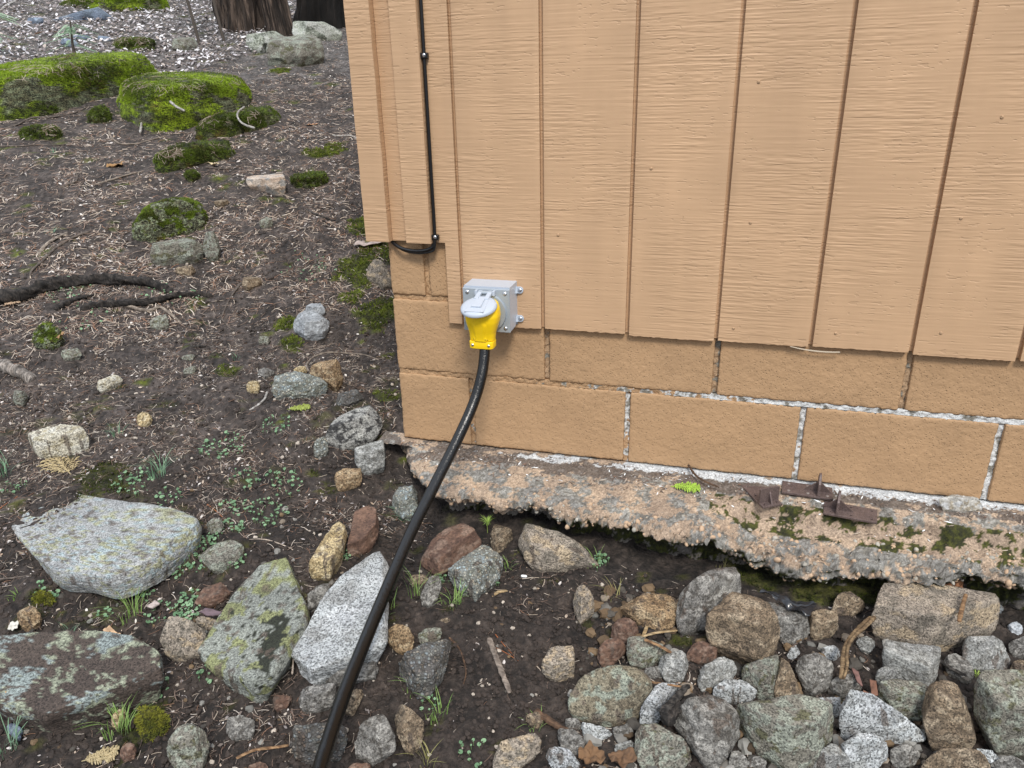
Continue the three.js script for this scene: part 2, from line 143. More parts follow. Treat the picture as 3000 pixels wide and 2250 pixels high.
// kind, height, name, shape, label, x, z, outline [dx, y, dz ...]
const ROCKS = [
["gd",0.1,"rock","","dark grey angular rock with pale crystals nearest the mossy strip under the ledge",0.634,0.355,[-0.062,0.046,0.022,-0.024,0.073,-0.028,0.046,0.082,-0.063,0.063,0.049,-0.022,0.022,0.024,0.026,-0.045,0.01,0.064]],
["gb",0.082,"rock","","large brown pointed boulder leaning on the stones in the pile",0.701,0.421,[-0.063,0.041,0.016,-0.028,0.063,-0.045,0.036,0.063,-0.065,0.074,0.025,0.007,0.038,0.008,0.053,-0.056,0.031,0.035]],
["gd",0.049,"rock","","grey granite rock behind the brown pointed boulder, under the shiny black scrap",0.801,0.34,[-0.061,0.04,-0.021,-0.009,0.037,-0.03,0.037,0.025,-0.018,0.038,0.012,0.006,0.013,0.005,0.029,-0.018,0.006,0.035]],
["gb",0.041,"rock","","small tan block-shaped stone right of the shiny black scrap",0.867,0.326,[-0.024,0.029,-0.006,-0.003,0.034,-0.02,0.028,0.027,-0.02,0.027,0.012,0.003,-0.006,0.004,0.023,-0.023,0.01,0.02]],
["gb",0.037,"rock","","flat brown stone lying against the mossy edge of the footing",0.923,0.247,[-0.027,0.017,0.009,-0.012,0.031,-0.014,0.013,0.029,-0.02,0.037,0.012,-0.006,0.014,0.004,0.012,-0.025,0.008,0.019]],
["gt",0.085,"rock","","largest flat-topped grey tan boulder with a wood splinter on its top",1.087,0.25,[-0.115,0.033,0.054,-0.088,0.068,-0.018,-0.018,0.07,-0.042,0.113,0.048,-0.042,0.118,0.033,-0.017,-0.009,0.008,0.063]],
["gg",0.056,"rock","","rounded grey granite rock below the right end of the largest boulder",1.185,0.306,[-0.041,0.044,-0.007,0.013,0.046,-0.026,0.035,0.031,-0.015,0.04,0.012,0.004,-0.0,0.006,0.022,-0.046,0.018,0.023]],
["gg",0.06,"rock","","grey wedge rock directly below the largest flat-topped boulder",1.027,0.386,[-0.049,0.038,0.003,-0.043,0.049,-0.02,0.051,0.038,-0.028,0.05,0.026,-0.006,0.026,0.006,0.036,-0.035,0.029,0.015]],
["gr",0.029,"rock","","small rusty brown stone left of the brown pointed boulder",0.632,0.469,[-0.029,0.01,0.014,-0.02,0.022,-0.008,0.006,0.024,-0.018,0.026,0.015,-0.011,0.024,0.007,0.003,-0.007,0.003,0.019]],
["gg",0.043,"rock","","smooth oval grey stone below the rusty brown stone",0.661,0.516,[-0.032,0.022,0.005,-0.002,0.035,-0.024,0.034,0.027,-0.023,0.032,0.017,-0.007,-0.004,0.006,0.02,-0.029,0.004,0.03]],
["gw",0.034,"rock","","pale speckled rounded stone below the smooth oval stone",0.696,0.539,[-0.038,0.017,0.01,-0.022,0.028,-0.006,0.016,0.027,-0.017,0.039,0.012,-0.008,0.03,0.008,-0.001,-0.025,0.003,0.021]],
["gl",0.052,"rock","","greenish grey stone wedged beneath the tip of the brown pointed boulder",0.75,0.498,[-0.042,0.03,-0.003,0.024,0.043,-0.043,0.035,0.02,-0.011,0.02,0.005,0.016,-0.011,0.005,0.026,-0.025,0.015,0.015]],
["gb",0.06,"rock","","brown stone standing between the pointed boulder and a dark grey stone",0.793,0.487,[-0.023,0.008,0.031,-0.019,0.047,-0.028,-0.007,0.049,-0.035,0.02,0.027,-0.009,0.024,0.008,0.016,0.005,0.006,0.026]],
["gd",0.06,"rock","","dark grey faceted stone left of the curled bark strip",0.848,0.457,[-0.038,0.043,-0.008,0.013,0.049,-0.031,0.031,0.03,-0.013,0.027,0.018,0.005,-0.005,0.006,0.03,-0.028,0.021,0.017]],
["gw",0.021,"rock","","tiny white stone above the dark grey faceted stone",0.808,0.404,[-0.011,0.01,0.002,0.001,0.017,-0.011,0.014,0.011,-0.008,0.005,0.002,0.008,-0.009,0.004,0.009]],
["gd",0.032,"rock","","dark brown stone under the lower end of the curled bark strip",0.907,0.456,[-0.033,0.017,0.007,-0.014,0.025,-0.008,0.015,0.026,-0.02,0.026,0.014,-0.006,0.018,0.005,0.008,-0.013,0.003,0.02]],
["gw",0.031,"rock","","pale speckled stone half hidden behind the white lozenge rock",0.863,0.516,[-0.03,0.02,0.001,0.026,0.026,-0.023,0.023,0.008,0.001,0.002,0.003,0.014,-0.02,0.014,0.007]],
["gg",0.036,"rock","","small egg-shaped grey stone left of the grey wedge rock",0.984,0.419,[-0.023,0.023,0.002,-0.006,0.03,-0.009,0.02,0.02,-0.009,0.03,0.01,-0.004,-0.002,0.004,0.01,-0.02,0.011,0.01]],
["gg",0.022,"rock","","small grey stone beside the upper end of the curled bark strip",0.952,0.342,[-0.017,0.014,-0.001,0.002,0.018,-0.015,0.019,0.01,-0.006,0.008,0.002,0.012,-0.012,0.007,0.009]],
["gl",0.061,"rock","","olive grey block-shaped rock above the white lozenge rock",1.003,0.474,[-0.044,0.045,0.0,-0.02,0.05,-0.012,0.017,0.046,-0.019,0.038,0.033,-0.012,0.035,0.006,0.018,-0.026,0.018,0.024]],
["gw",0.085,"rock","","white speckled lozenge-shaped rock with a yellow lichen spot",0.961,0.537,[-0.069,0.07,-0.007,-0.006,0.057,-0.016,0.04,0.037,-0.014,0.068,0.012,-0.003,0.042,0.008,0.007,-0.075,0.022,0.032]],
["gb",0.1,"rock","","tall brown rock with a crack, right of the white lozenge rock",1.066,0.51,[-0.032,0.073,-0.027,-0.001,0.082,-0.048,0.048,0.05,-0.023,0.042,0.01,0.026,-0.017,0.014,0.039,-0.04,0.024,0.034]],
["gd",0.025,"rock","","small dark brown stone under the rounded grey granite rock",1.127,0.339,[-0.022,0.018,-0.01,-0.004,0.021,-0.023,0.022,0.011,-0.008,0.026,0.004,0.009,-0.001,0.003,0.02,-0.021,0.009,0.011]],
["gl",0.12,"rock","","large squarish lichen-grey boulder cut by the right edge of the picture",1.173,0.473,[-0.057,0.084,-0.004,-0.039,0.097,-0.025,0.036,0.091,-0.041,0.055,0.075,-0.027,0.048,0.012,0.045,-0.042,0.03,0.052]],
["gd",0.076,"rock","","dark brown-grey shield-shaped rock below the charred wood",0.659,0.654,[-0.065,0.051,-0.001,-0.009,0.063,-0.037,0.027,0.055,-0.035,0.044,0.039,-0.015,0.022,0.008,0.04,-0.019,0.01,0.048]],
["gl",0.091,"rock","","biggest brown-green lichened rock at the bottom of the pile",0.787,0.624,[-0.082,0.067,-0.014,0.017,0.07,-0.048,0.075,0.048,-0.031,0.043,0.015,0.026,0.003,0.009,0.046,-0.057,0.039,0.021]],
["gg",0.04,"rock","","grey stone cut by the bottom edge, right of the biggest lichened rock",0.859,0.635,[-0.03,0.014,0.013,-0.002,0.033,-0.019,0.016,0.027,-0.016,0.033,0.009,0.001,-0.018,0.004,0.022]],
["gw",0.06,"rock","","pale speckled stone directly below the white lozenge rock",0.915,0.612,[-0.036,0.035,0.006,-0.021,0.05,-0.01,0.016,0.045,-0.018,0.045,0.031,-0.015,0.021,0.006,0.012,-0.025,0.006,0.025]],
["gd",0.037,"rock","","small dark green-grey stone left of the tall cracked brown rock",0.989,0.583,[-0.024,0.024,0.002,-0.002,0.031,-0.011,0.027,0.027,-0.016,0.024,0.013,-0.002,-0.005,0.004,0.015,-0.02,0.013,0.011]],
["gb",0.05,"rock","","tan brown stone on the bottom edge below the tall cracked brown rock",1.066,0.582,[-0.05,0.019,0.016,-0.029,0.036,0.001,0.019,0.041,-0.016,0.049,0.027,-0.017,0.059,0.005,-0.007,-0.047,0.005,0.024]],
["gw",0.06,"rock","","pale grey angular stone on the bottom edge near the right corner",1.125,0.558,[-0.028,0.038,0.005,-0.015,0.049,-0.003,0.016,0.035,-0.007,0.026,0.006,-0.0,0.001,0.015,0.004]],
["gd",0.045,"rock","","dark stone in the bottom right corner of the picture",1.167,0.558,[-0.028,0.037,0.005,0.01,0.037,-0.006,0.035,0.004,-0.007,-0.017,0.004,0.008]],
["gb",0.037,"rock","","brown stone at the right edge above the large squarish boulder",1.246,0.318,[-0.02,0.023,0.002,-0.004,0.031,-0.009,0.019,0.023,-0.01,0.019,0.004,0.005,-0.014,0.006,0.013]],
["gd",0.05,"rock","","dark grey stone at the right edge beside the white paint flake",1.257,0.26,[-0.024,0.024,0.006,-0.007,0.033,-0.004,0.023,0.041,-0.018,0.025,0.005,0.003,-0.016,0.011,0.012]],
["gd",0.02,"rock","","small dark stone on the bottom edge under the biggest lichened rock",0.738,0.678,[-0.015,0.011,0.0,-0.001,0.016,-0.01,0.014,0.01,-0.006,0.012,0.002,0.005,-0.011,0.002,0.011]],
["gd",0.026,"rock","","small dark stone between the shield-shaped rock and the biggest lichened rock",0.706,0.682,[-0.016,0.003,0.013,-0.015,0.021,-0.005,0.009,0.018,-0.009,0.022,0.003,0.002]],
["gw",0.024,"rock","","small white stone left of the curled bark strip",0.882,0.381,[-0.018,0.015,0.001,0.006,0.02,-0.012,0.019,0.011,-0.006,0.006,0.002,0.008,-0.014,0.007,0.009]],
["ct",0.022,"concrete_fragment","","jagged grey concrete fragment behind the right end of the largest boulder",1.217,0.13,[-0.042,0.018,-0.02,-0.017,0.017,-0.024,0.044,0.005,0.002,0.031,0.002,0.015,0.006,0.003,0.021,-0.022,0.009,0.006]],
["wh",0.015,"paint_flake","","white paint flake standing at the right edge above the dark grey stone",1.27,0.189,[-0.013,0.01,-0.006,0.006,0.012,-0.017,0.014,0.005,-0.0,0.003,0.001,0.013,-0.009,0.004,0.01]],
["gr",0.05,"rock","","flat reddish brown stone right of the black cord",0.026,0.294,[-0.047,0.025,0.017,-0.013,0.038,-0.055,0.016,0.041,-0.074,0.077,0.028,-0.033,0.013,0.005,0.089,-0.045,0.018,0.056]],
["ag",0.055,"concrete_fragment","","broken lump of grey pebbly concrete beside the reddish flat stone",0.132,0.379,[-0.068,0.03,0.012,-0.008,0.045,-0.067,0.043,0.034,-0.04,0.047,0.027,-0.018,0.016,0.005,0.063,-0.031,0.015,0.051]],
["gb",0.035,"rock","","dusty brown stone behind the bright green seedling",0.135,0.219,[-0.026,0.029,-0.039,0.0,0.027,-0.037,0.029,0.018,-0.011,0.018,0.007,0.026,-0.003,0.003,0.043,-0.019,0.011,0.017]],
["gt",0.06,"rock","","long tan and grey stone lying below the overhanging ledge",0.269,0.26,[-0.078,0.041,-0.013,-0.064,0.049,-0.032,0.08,0.036,-0.03,0.114,0.017,-0.004,-0.004,0.006,0.045,-0.047,0.015,0.035]],
["gb",0.015,"rock","","small tan stone touching the right side of the black cord",0.001,0.417,[-0.021,0.009,0.001,-0.01,0.012,-0.012,0.02,0.008,-0.013,0.017,0.001,0.007,-0.007,0.001,0.017]],
["gd",0.045,"rock","","brown upright stone left of the pebbly concrete lump",0.057,0.474,[-0.022,0.03,-0.004,0.002,0.037,-0.025,0.015,0.032,-0.022,0.018,0.018,-0.0,0.003,0.004,0.025,-0.016,0.008,0.026]],
["go",0.041,"rock","","orange tan angular stone below the white speckled slab and cord",0.043,0.611,[-0.035,0.023,0.003,-0.017,0.034,-0.021,0.019,0.023,-0.014,0.027,0.013,-0.001,0.019,0.004,0.017,-0.013,0.01,0.017]],
["gl",0.022,"rock","","small grey lichened stone right of the orange tan stone",0.089,0.575,[-0.022,0.012,0.004,-0.004,0.018,-0.013,0.019,0.018,-0.02,0.024,0.009,-0.004,-0.001,0.002,0.017,-0.016,0.005,0.017]],
["ad",0.055,"rock","","dark gravelly triangular slab left of the bare soil",0.125,0.655,[-0.061,0.025,0.019,0.005,0.045,-0.058,0.02,0.043,-0.056,0.028,0.025,-0.008,0.019,0.007,0.045,-0.011,0.005,0.057]],
["gb",0.008,"rock","","tiny tan pebble above the small grey lichened stone",0.105,0.524,[-0.013,0.005,0.002,0.001,0.006,-0.005,0.011,0.003,-0.002,0.001,0.001,0.005]],
["gt",0.06,"rock","","upright tan shard standing in the bare soil",0.376,0.409,[-0.022,0.036,-0.006,-0.011,0.049,-0.034,0.01,0.04,-0.022,0.028,0.026,-0.002,0.004,0.006,0.042,-0.009,0.02,0.022]],
["go",0.03,"rock","","broad flat orange tan stone sunk in soil near the dark angular rock",0.527,0.379,[-0.083,0.023,-0.004,0.015,0.025,-0.041,0.045,0.022,-0.039,0.043,0.007,0.015,0.014,0.003,0.038,-0.034,0.009,0.031]],
["gr",0.036,"rock","","round brown stone below the broad flat orange stone",0.471,0.449,[-0.025,0.016,0.007,-0.015,0.029,-0.02,0.006,0.026,-0.02,0.029,0.016,-0.009,0.016,0.004,0.018,-0.011,0.005,0.024]],
["gr",0.034,"rock","","rusty brown stone touching the round brown stone from below",0.454,0.516,[-0.024,0.014,0.01,-0.017,0.024,-0.008,0.015,0.028,-0.024,0.027,0.019,-0.014,0.014,0.006,0.012,-0.015,0.003,0.024]],
["gt",0.042,"rock","","grey tan block-shaped stone at the right side of the bare soil",0.358,0.568,[-0.028,0.012,0.024,-0.022,0.03,-0.01,-0.01,0.034,-0.02,0.025,0.034,-0.031,0.034,0.01,0.008,0.001,0.004,0.029]],
["gl",0.036,"rock","","pale lichened stone above the big oval boulder",0.521,0.504,[-0.035,0.028,-0.011,-0.006,0.03,-0.023,0.036,0.019,-0.015,0.035,0.012,-0.001,-0.002,0.004,0.026,-0.029,0.009,0.024]],
["gg",0.039,"rock","","small grey stone beside the orange wood splinter",0.581,0.522,[-0.031,0.022,0.001,0.006,0.032,-0.026,0.024,0.022,-0.015,0.018,0.004,0.015,-0.017,0.004,0.025]],
["go2",0.071,"rock","round","big smooth oval brownish boulder at the left of the pile",0.478,0.623,[-0.08,0.039,0.019,-0.044,0.051,-0.012,0.007,0.058,-0.04,0.049,0.052,-0.042,0.071,0.036,-0.021,0.068,0.023,0.002,0.006,0.007,0.047,-0.077,0.022,0.048]],
["gw",0.05,"rock","","white speckled granite rock beside the charred wood",0.559,0.622,[-0.03,0.013,0.021,-0.014,0.039,-0.021,0.035,0.041,-0.039,0.026,0.024,-0.011,0.008,0.005,0.021,-0.025,0.007,0.029]],
["gl",0.052,"rock","","brown-grey rock with white lichen flecks on the bottom edge, left of the shield-shaped rock",0.568,0.708,[-0.04,0.032,0.002,-0.031,0.042,-0.016,-0.002,0.042,-0.024,0.054,0.016,-0.006,0.045,0.005,0.011,-0.026,0.005,0.033]],
["gd",0.018,"rock","","small dark stone under the big oval boulder",0.503,0.681,[-0.018,0.012,-0.0,0.005,0.015,-0.012,0.018,0.009,-0.006,0.008,0.002,0.008,-0.013,0.005,0.01]],
["gg",0.019,"rock","","small pale grey stone above the dry oak leaves",0.513,0.711,[-0.019,0.009,0.004,0.006,0.016,-0.011,0.02,0.009,-0.008,0.008,0.002,0.004,-0.015,0.002,0.011]],
["gw",0.022,"rock","","speckled stone partly under the lower edge of the big oval boulder",0.453,0.695,[-0.023,0.018,-0.006,0.002,0.016,-0.009,0.03,0.01,-0.008,0.006,0.002,0.014,-0.016,0.009,0.009]],
["gd",0.015,"rock","","dark stone touching the lower left of the big oval boulder",0.413,0.689,[-0.015,0.012,-0.004,0.009,0.01,-0.009,0.015,0.003,0.001,-0.009,0.001,0.011]],
["gd",0.03,"rock","","dark brown stone under the weathered brown stick",0.42,0.735,[-0.027,0.025,-0.011,0.004,0.02,-0.014,0.022,0.009,-0.001,0.015,0.003,0.01,-0.014,0.004,0.016]],
["gb",0.022,"rock","","small brown stone at the upper end of the weathered brown stick",0.346,0.705,[-0.021,0.014,0.0,0.008,0.018,-0.015,0.015,0.007,0.002,-0.002,0.002,0.013]],
["gt",0.045,"rock","","pinkish grey rock on the bottom edge below the bare soil",0.335,0.78,[-0.041,0.02,0.014,0.005,0.035,-0.021,0.024,0.037,-0.03,0.037,0.028,-0.02,0.01,0.005,0.022,-0.035,0.005,0.035]],
["gw",0.024,"rock","","pale stone on the bottom edge left of the dry oak leaves",0.409,0.766,[-0.027,0.015,0.001,-0.008,0.02,-0.011,0.019,0.014,-0.01,0.031,0.002,0.003,-0.014,0.002,0.017]],
["gd",0.06,"rock","","dark grey pyramid-shaped rock near the bottom, right of the cord",0.082,0.821,[-0.032,0.019,0.028,-0.025,0.038,-0.006,-0.008,0.049,-0.03,0.013,0.044,-0.026,0.039,0.023,0.0,0.013,0.006,0.034]],
["gb",0.075,"rock","","brown oval rock right of the dark grey pyramid-shaped rock",0.135,0.795,[-0.034,0.054,-0.015,-0.021,0.061,-0.028,0.028,0.033,-0.009,0.028,0.021,0.005,0.01,0.007,0.026,-0.011,0.018,0.021]],
["gb",0.032,"rock","","brown stone peeking out right beside the lower part of the cord",0.007,0.768,[-0.016,0.025,-0.01,0.016,0.026,-0.022,0.018,0.011,-0.0,0.007,0.003,0.014,-0.009,0.005,0.017,-0.016,0.018,0.001]],
["gd",0.024,"rock","","dark stone under the lower right corner of the white speckled slab",0.004,0.694,[-0.017,0.013,0.001,-0.014,0.02,-0.01,0.015,0.018,-0.016,0.023,0.01,-0.006,0.005,0.002,0.012,-0.013,0.002,0.018]],
["gr",0.05,"rock","","brown block-shaped rock left of the cord, above the white speckled slab",-0.168,0.329,[-0.043,0.038,-0.03,-0.023,0.041,-0.058,0.01,0.034,-0.051,0.034,0.019,0.003,0.027,0.01,0.053,-0.005,0.007,0.083]],
["ag",0.05,"rock","","pale pebbly stone behind the cord beside the end of the ledge",-0.139,0.17,[-0.029,0.029,0.003,-0.027,0.041,-0.03,0.015,0.041,-0.052,0.043,0.012,0.012,0.013,0.005,0.042,-0.015,0.017,0.026]],
["gr",0.024,"rock","","reddish stone on the bottom edge right of the cord",0.069,0.877,[-0.018,0.011,0.005,-0.01,0.02,-0.007,0.022,0.018,-0.014,0.021,0.002,0.002,-0.015,0.002,0.013]],
["gd",0.016,"rock","","small dark stone between the pale lichened stone and the oval boulder",0.541,0.537,[-0.018,0.011,0.0,0.01,0.013,-0.011,0.019,0.002,0.001,-0.01,0.002,0.01]],
["gw",0.05,"rock","slab","white speckled granite slab leaning beside the black cord",-0.077,0.586,[-0.066,0.034,0.024,-0.061,0.039,-0.07,-0.042,0.041,-0.122,-0.011,0.043,-0.169,0.024,0.041,-0.133,0.11,0.029,0.072,0.095,0.028,0.093,0.003,0.025,0.163,-0.053,0.027,0.143]],
["gs",0.045,"rock","slab","largest pale grey slab with yellow and blue lichen flecks",-0.68,0.57,[-0.279,0.036,-0.048,-0.229,0.038,-0.117,0.115,0.033,-0.097,0.179,0.031,-0.075,0.194,0.03,-0.04,0.158,0.024,0.084,0.124,0.022,0.132,-0.022,0.025,0.133,-0.241,0.033,0.027]],
["gm",0.055,"rock","slab","dirt-covered lichened slab at the lower left edge",-0.527,0.881,[-0.193,0.046,-0.001,-0.165,0.047,-0.022,0.018,0.047,-0.083,0.085,0.045,-0.086,0.156,0.041,-0.068,0.191,0.036,-0.029,0.059,0.028,0.098,-0.049,0.031,0.1,-0.103,0.034,0.09]],
["gk",0.055,"rock","slab","grey green slab with black moss spots, standing between two slabs",-0.231,0.683,[-0.1,0.042,-0.066,-0.098,0.046,-0.143,-0.041,0.047,-0.182,0.077,0.038,-0.052,0.095,0.035,-0.003,0.101,0.029,0.106,0.068,0.028,0.133,-0.029,0.03,0.117,-0.073,0.033,0.089]],
["gt",0.065,"rock","","pinkish grey angular rock left of the black-spotted slab",-0.366,0.746,[-0.053,0.051,-0.015,-0.023,0.053,-0.029,0.05,0.028,-0.017,0.044,0.012,0.007,0.013,0.006,0.024,-0.031,0.012,0.031]],
["gy",0.055,"rock","","yellow tan finger-shaped stone left of the brown block-shaped rock",-0.194,0.432,[-0.025,0.043,-0.042,-0.016,0.045,-0.059,0.009,0.039,-0.045,0.022,0.03,-0.006,0.028,0.008,0.07,-0.018,0.01,0.082]],
["gl",0.025,"rock","","flat dark grey-green stone sunk among clover leaves",-0.42,0.526,[-0.05,0.013,0.021,-0.038,0.018,-0.008,0.006,0.021,-0.036,0.035,0.017,-0.029,0.037,0.01,0.003,0.009,0.002,0.049]],
["gr",0.02,"rock","","flat dark reddish stone sunk in soil above the purple bark chip",-0.383,0.62,[-0.029,0.013,-0.006,-0.003,0.016,-0.03,0.025,0.013,-0.024,0.026,0.006,0.005,0.009,0.002,0.025,-0.027,0.004,0.03]],
["gt",0.03,"rock","","small tan stone under the purple bark chip",-0.357,0.685,[-0.026,0.018,0.005,-0.008,0.025,-0.005,0.02,0.016,-0.008,0.019,0.006,-0.001,-0.006,0.003,0.009]],
["go",0.036,"rock","","orange and black stone above the dirt-covered slab",-0.694,0.792,[-0.027,0.02,0.006,-0.017,0.029,-0.008,0.001,0.03,-0.016,0.025,0.017,-0.007,0.019,0.007,0.007,-0.001,0.004,0.018]],
["gy",0.026,"rock","","small yellow carrot-shaped stone below the dirt-covered slab",-0.385,0.915,[-0.011,0.008,0.008,-0.008,0.015,-0.005,-0.002,0.021,-0.016,0.01,0.014,-0.008,0.01,0.004,0.008,-0.0,0.003,0.014]],
["gr",0.024,"rock","","small round brown stone in the grass at the bottom left",-0.322,0.966,[-0.015,0.01,0.006,-0.01,0.02,-0.008,0.009,0.017,-0.01,0.014,0.007,0.001,0.001,0.002,0.011]],
["gl",0.059,"rock","","grey lichened angular rock on the bottom edge below the black-spotted slab",-0.217,0.94,[-0.028,0.04,-0.011,-0.009,0.048,-0.03,0.027,0.037,-0.024,0.038,0.01,0.014,-0.001,0.006,0.031,-0.027,0.019,0.02]],
["sl",0.012,"rock","","thin blue grey slate flake at the lower left",-0.538,0.991,[-0.019,0.006,0.001,-0.017,0.01,-0.012,0.008,0.006,-0.007,0.018,0.002,0.007,0.011,0.001,0.011]],
["gd",0.04,"rock","","dark brown clod-like stone right of the grey lichened angular rock",-0.156,0.876,[-0.028,0.027,0.002,-0.004,0.033,-0.011,0.025,0.025,-0.012,0.022,0.006,0.004,-0.015,0.004,0.017]],
["gr",0.022,"rock","","small reddish stone below the black-spotted slab",-0.117,0.804,[-0.017,0.011,0.005,-0.009,0.018,-0.006,0.015,0.018,-0.013,0.015,0.006,0.002,-0.004,0.002,0.012]],
["gd",0.036,"rock","","dark brown flat stone left of the cord below the white speckled slab",-0.057,0.783,[-0.032,0.02,0.005,-0.024,0.028,-0.009,0.029,0.03,-0.028,0.033,0.012,-0.003,0.013,0.004,0.014,-0.018,0.005,0.021]],
["ad",0.06,"rock","","dark pebbly stone behind the lowest part of the cord",-0.008,0.861,[-0.044,0.042,0.0,0.013,0.049,-0.024,0.042,0.042,-0.025,0.047,0.015,-0.002,-0.015,0.006,0.026,-0.043,0.015,0.025]],
["gd",0.03,"rock","","dark slab edge showing under the white speckled slab",-0.015,0.711,[-0.052,0.009,0.024,-0.002,0.025,-0.02,0.037,0.019,-0.021,0.041,0.012,-0.009,-0.025,0.003,0.027]],
["gd",0.035,"rock","","small dark granite stone between the black-spotted and white speckled slabs",-0.171,0.562,[-0.019,0.016,0.008,-0.013,0.024,-0.014,0.017,0.028,-0.034,0.019,0.019,-0.012,0.002,0.008,0.02,-0.005,0.003,0.031]],
["gr",0.026,"rock","","small brown stone on the bottom edge between two dark stones",-0.091,0.926,[-0.017,0.014,0.004,-0.001,0.021,-0.005,0.016,0.017,-0.007,0.015,0.005,-0.001,-0.012,0.003,0.009]],
["gd",0.03,"rock","","small dark stone on the bottom edge just left of the cord",-0.038,0.918,[-0.021,0.014,0.006,0.001,0.025,-0.005,0.018,0.011,-0.005,0.002,0.003,0.003]],
["gl",0.028,"rock","","small lichened stone with a dead twig at the tip of the largest slab",-0.487,0.456,[-0.02,0.015,0.003,-0.011,0.023,-0.013,0.015,0.017,-0.013,0.02,0.005,0.006,-0.004,0.003,0.017]],
["mo",0.028,"moss_cushion","","small round moss cushion left below the largest slab",-0.715,0.739,[-0.021,0.014,0.005,-0.009,0.023,-0.008,0.016,0.018,-0.012,0.023,0.003,0.001,-0.009,0.003,0.012]],
["mo",0.05,"moss_cushion","","olive moss mound below the tip of the dirt-covered slab",-0.314,0.909,[-0.041,0.036,-0.003,-0.021,0.041,-0.015,0.012,0.035,-0.017,0.027,0.024,-0.006,0.022,0.011,0.013,0.001,0.005,0.028]],
["gp",0.06,"rock","","pale cream flat-topped rock above the yellow cedar sprig",-1.028,0.328,[-0.073,0.028,0.027,-0.042,0.049,-0.025,0.03,0.043,-0.038,0.067,0.028,-0.023,0.046,0.015,0.008,-0.029,0.006,0.051]],
["gp",0.029,"rock","","cream wedge-shaped stone on the needle-covered slope",-1.107,0.056,[-0.022,0.022,-0.017,0.006,0.024,-0.034,0.024,0.02,-0.028,0.013,0.008,0.017,0.0,0.003,0.038,-0.021,0.01,0.024]],
["gy",0.029,"rock","","small tan triangular stone below the cream wedge-shaped stone",-0.901,0.172,[-0.018,0.024,-0.017,0.02,0.015,-0.013,0.016,0.005,0.005,-0.003,0.003,0.016,-0.016,0.01,0.008]],
["gy",0.028,"rock","","small pinkish tan stone left of the pebbly flat rock",-0.702,-0.064,[-0.018,0.009,0.013,-0.013,0.023,-0.018,0.01,0.018,-0.017,0.02,0.006,0.004,0.001,0.003,0.018]],
["ag",0.045,"rock","","pebbly grey flat rock with an orange stone behind it",-0.57,-0.105,[-0.079,0.029,0.009,-0.024,0.037,-0.034,0.013,0.033,-0.037,0.085,0.013,-0.01,0.059,0.007,0.015,-0.055,0.007,0.058]],
["go",0.063,"rock","","orange brown angular stone behind the pebbly flat rock",-0.508,-0.164,[-0.061,0.043,0.006,-0.039,0.05,-0.018,0.017,0.051,-0.042,0.036,0.035,-0.016,0.042,0.006,0.037,0.005,0.015,0.034]],
["gy",0.014,"rock","","tiny tan stone on top of the pebbly flat rock",-0.618,-0.194,[-0.022,0.006,0.01,-0.008,0.011,-0.009,0.019,0.008,-0.011,0.011,0.001,0.009]],
["ad",0.024,"rock","","dark mossy gravel lump between the pebbly flat rock and the black-speckled boulder",-0.419,-0.105,[-0.031,0.009,0.018,-0.027,0.017,-0.01,0.01,0.02,-0.035,0.044,0.012,-0.018,0.019,0.006,0.011,-0.014,0.002,0.033]],
["gd2",0.072,"rock","","grey boulder with black speckles left of the house corner",-0.342,0.004,[-0.073,0.047,-0.005,0.023,0.059,-0.071,0.058,0.037,-0.042,0.06,0.019,-0.007,-0.012,0.007,0.058,-0.057,0.015,0.066]],
["gg",0.06,"rock","","blue grey square stone under the black-speckled boulder",-0.273,0.069,[-0.041,0.033,0.014,-0.012,0.045,-0.026,0.018,0.049,-0.05,0.039,0.015,-0.004,0.017,0.006,0.027,-0.02,0.013,0.039]],
["go",0.036,"rock","","orange brown square stone below the blue grey square stone",-0.295,0.166,[-0.032,0.019,0.009,-0.022,0.03,-0.022,0.025,0.021,-0.032,0.034,0.01,-0.01,0.01,0.004,0.021,-0.014,0.005,0.034]],
["ag",0.043,"rock","","small pebbly lichened stone left of the black-speckled boulder",-0.398,0.108,[-0.013,0.03,-0.008,0.003,0.035,-0.025,0.019,0.017,-0.008,0.002,0.004,0.02,-0.011,0.01,0.021]],
["gf",0.051,"rock","","smooth pale grey stone standing alone on the slope left of the house",-0.683,-0.393,[-0.063,0.04,-0.031,0.012,0.038,-0.054,0.056,0.021,-0.017,0.049,0.008,0.026,0.002,0.005,0.054,-0.056,0.023,0.021]],
["gf",0.025,"rock","","smaller grey stone touching the smooth pale grey stone from behind",-0.725,-0.498,[-0.032,0.011,0.014,-0.024,0.021,-0.022,0.012,0.017,-0.026,0.039,0.005,0.007,0.005,0.003,0.027]],
["gb",0.032,"rock","","brown angular stone on the needles right of the fallen dark branch",-1.01,-0.571,[-0.034,0.014,0.018,-0.014,0.027,-0.032,0.024,0.018,-0.022,0.023,0.011,0.001,0.002,0.003,0.035]],
["gb",0.026,"rock","","flat brown stone just above the end of the fallen dark branch",-1.26,-0.541,[-0.035,0.013,0.01,-0.021,0.021,-0.021,0.029,0.013,-0.017,0.031,0.003,0.01,-0.004,0.005,0.018]],
["gl",0.032,"rock","","small white-lichened stone below the pale crooked twig",-1.158,-0.256,[-0.027,0.011,0.021,-0.024,0.027,-0.015,0.006,0.027,-0.027,0.03,0.011,-0.001,0.016,0.003,0.021]],
["mr",0.075,"rock","","round mossy stone near the left edge under the dark branch",-1.392,-0.04,[-0.052,0.054,-0.003,-0.021,0.061,-0.027,0.019,0.051,-0.027,0.044,0.03,-0.006,0.037,0.015,0.019,-0.027,0.015,0.044]],
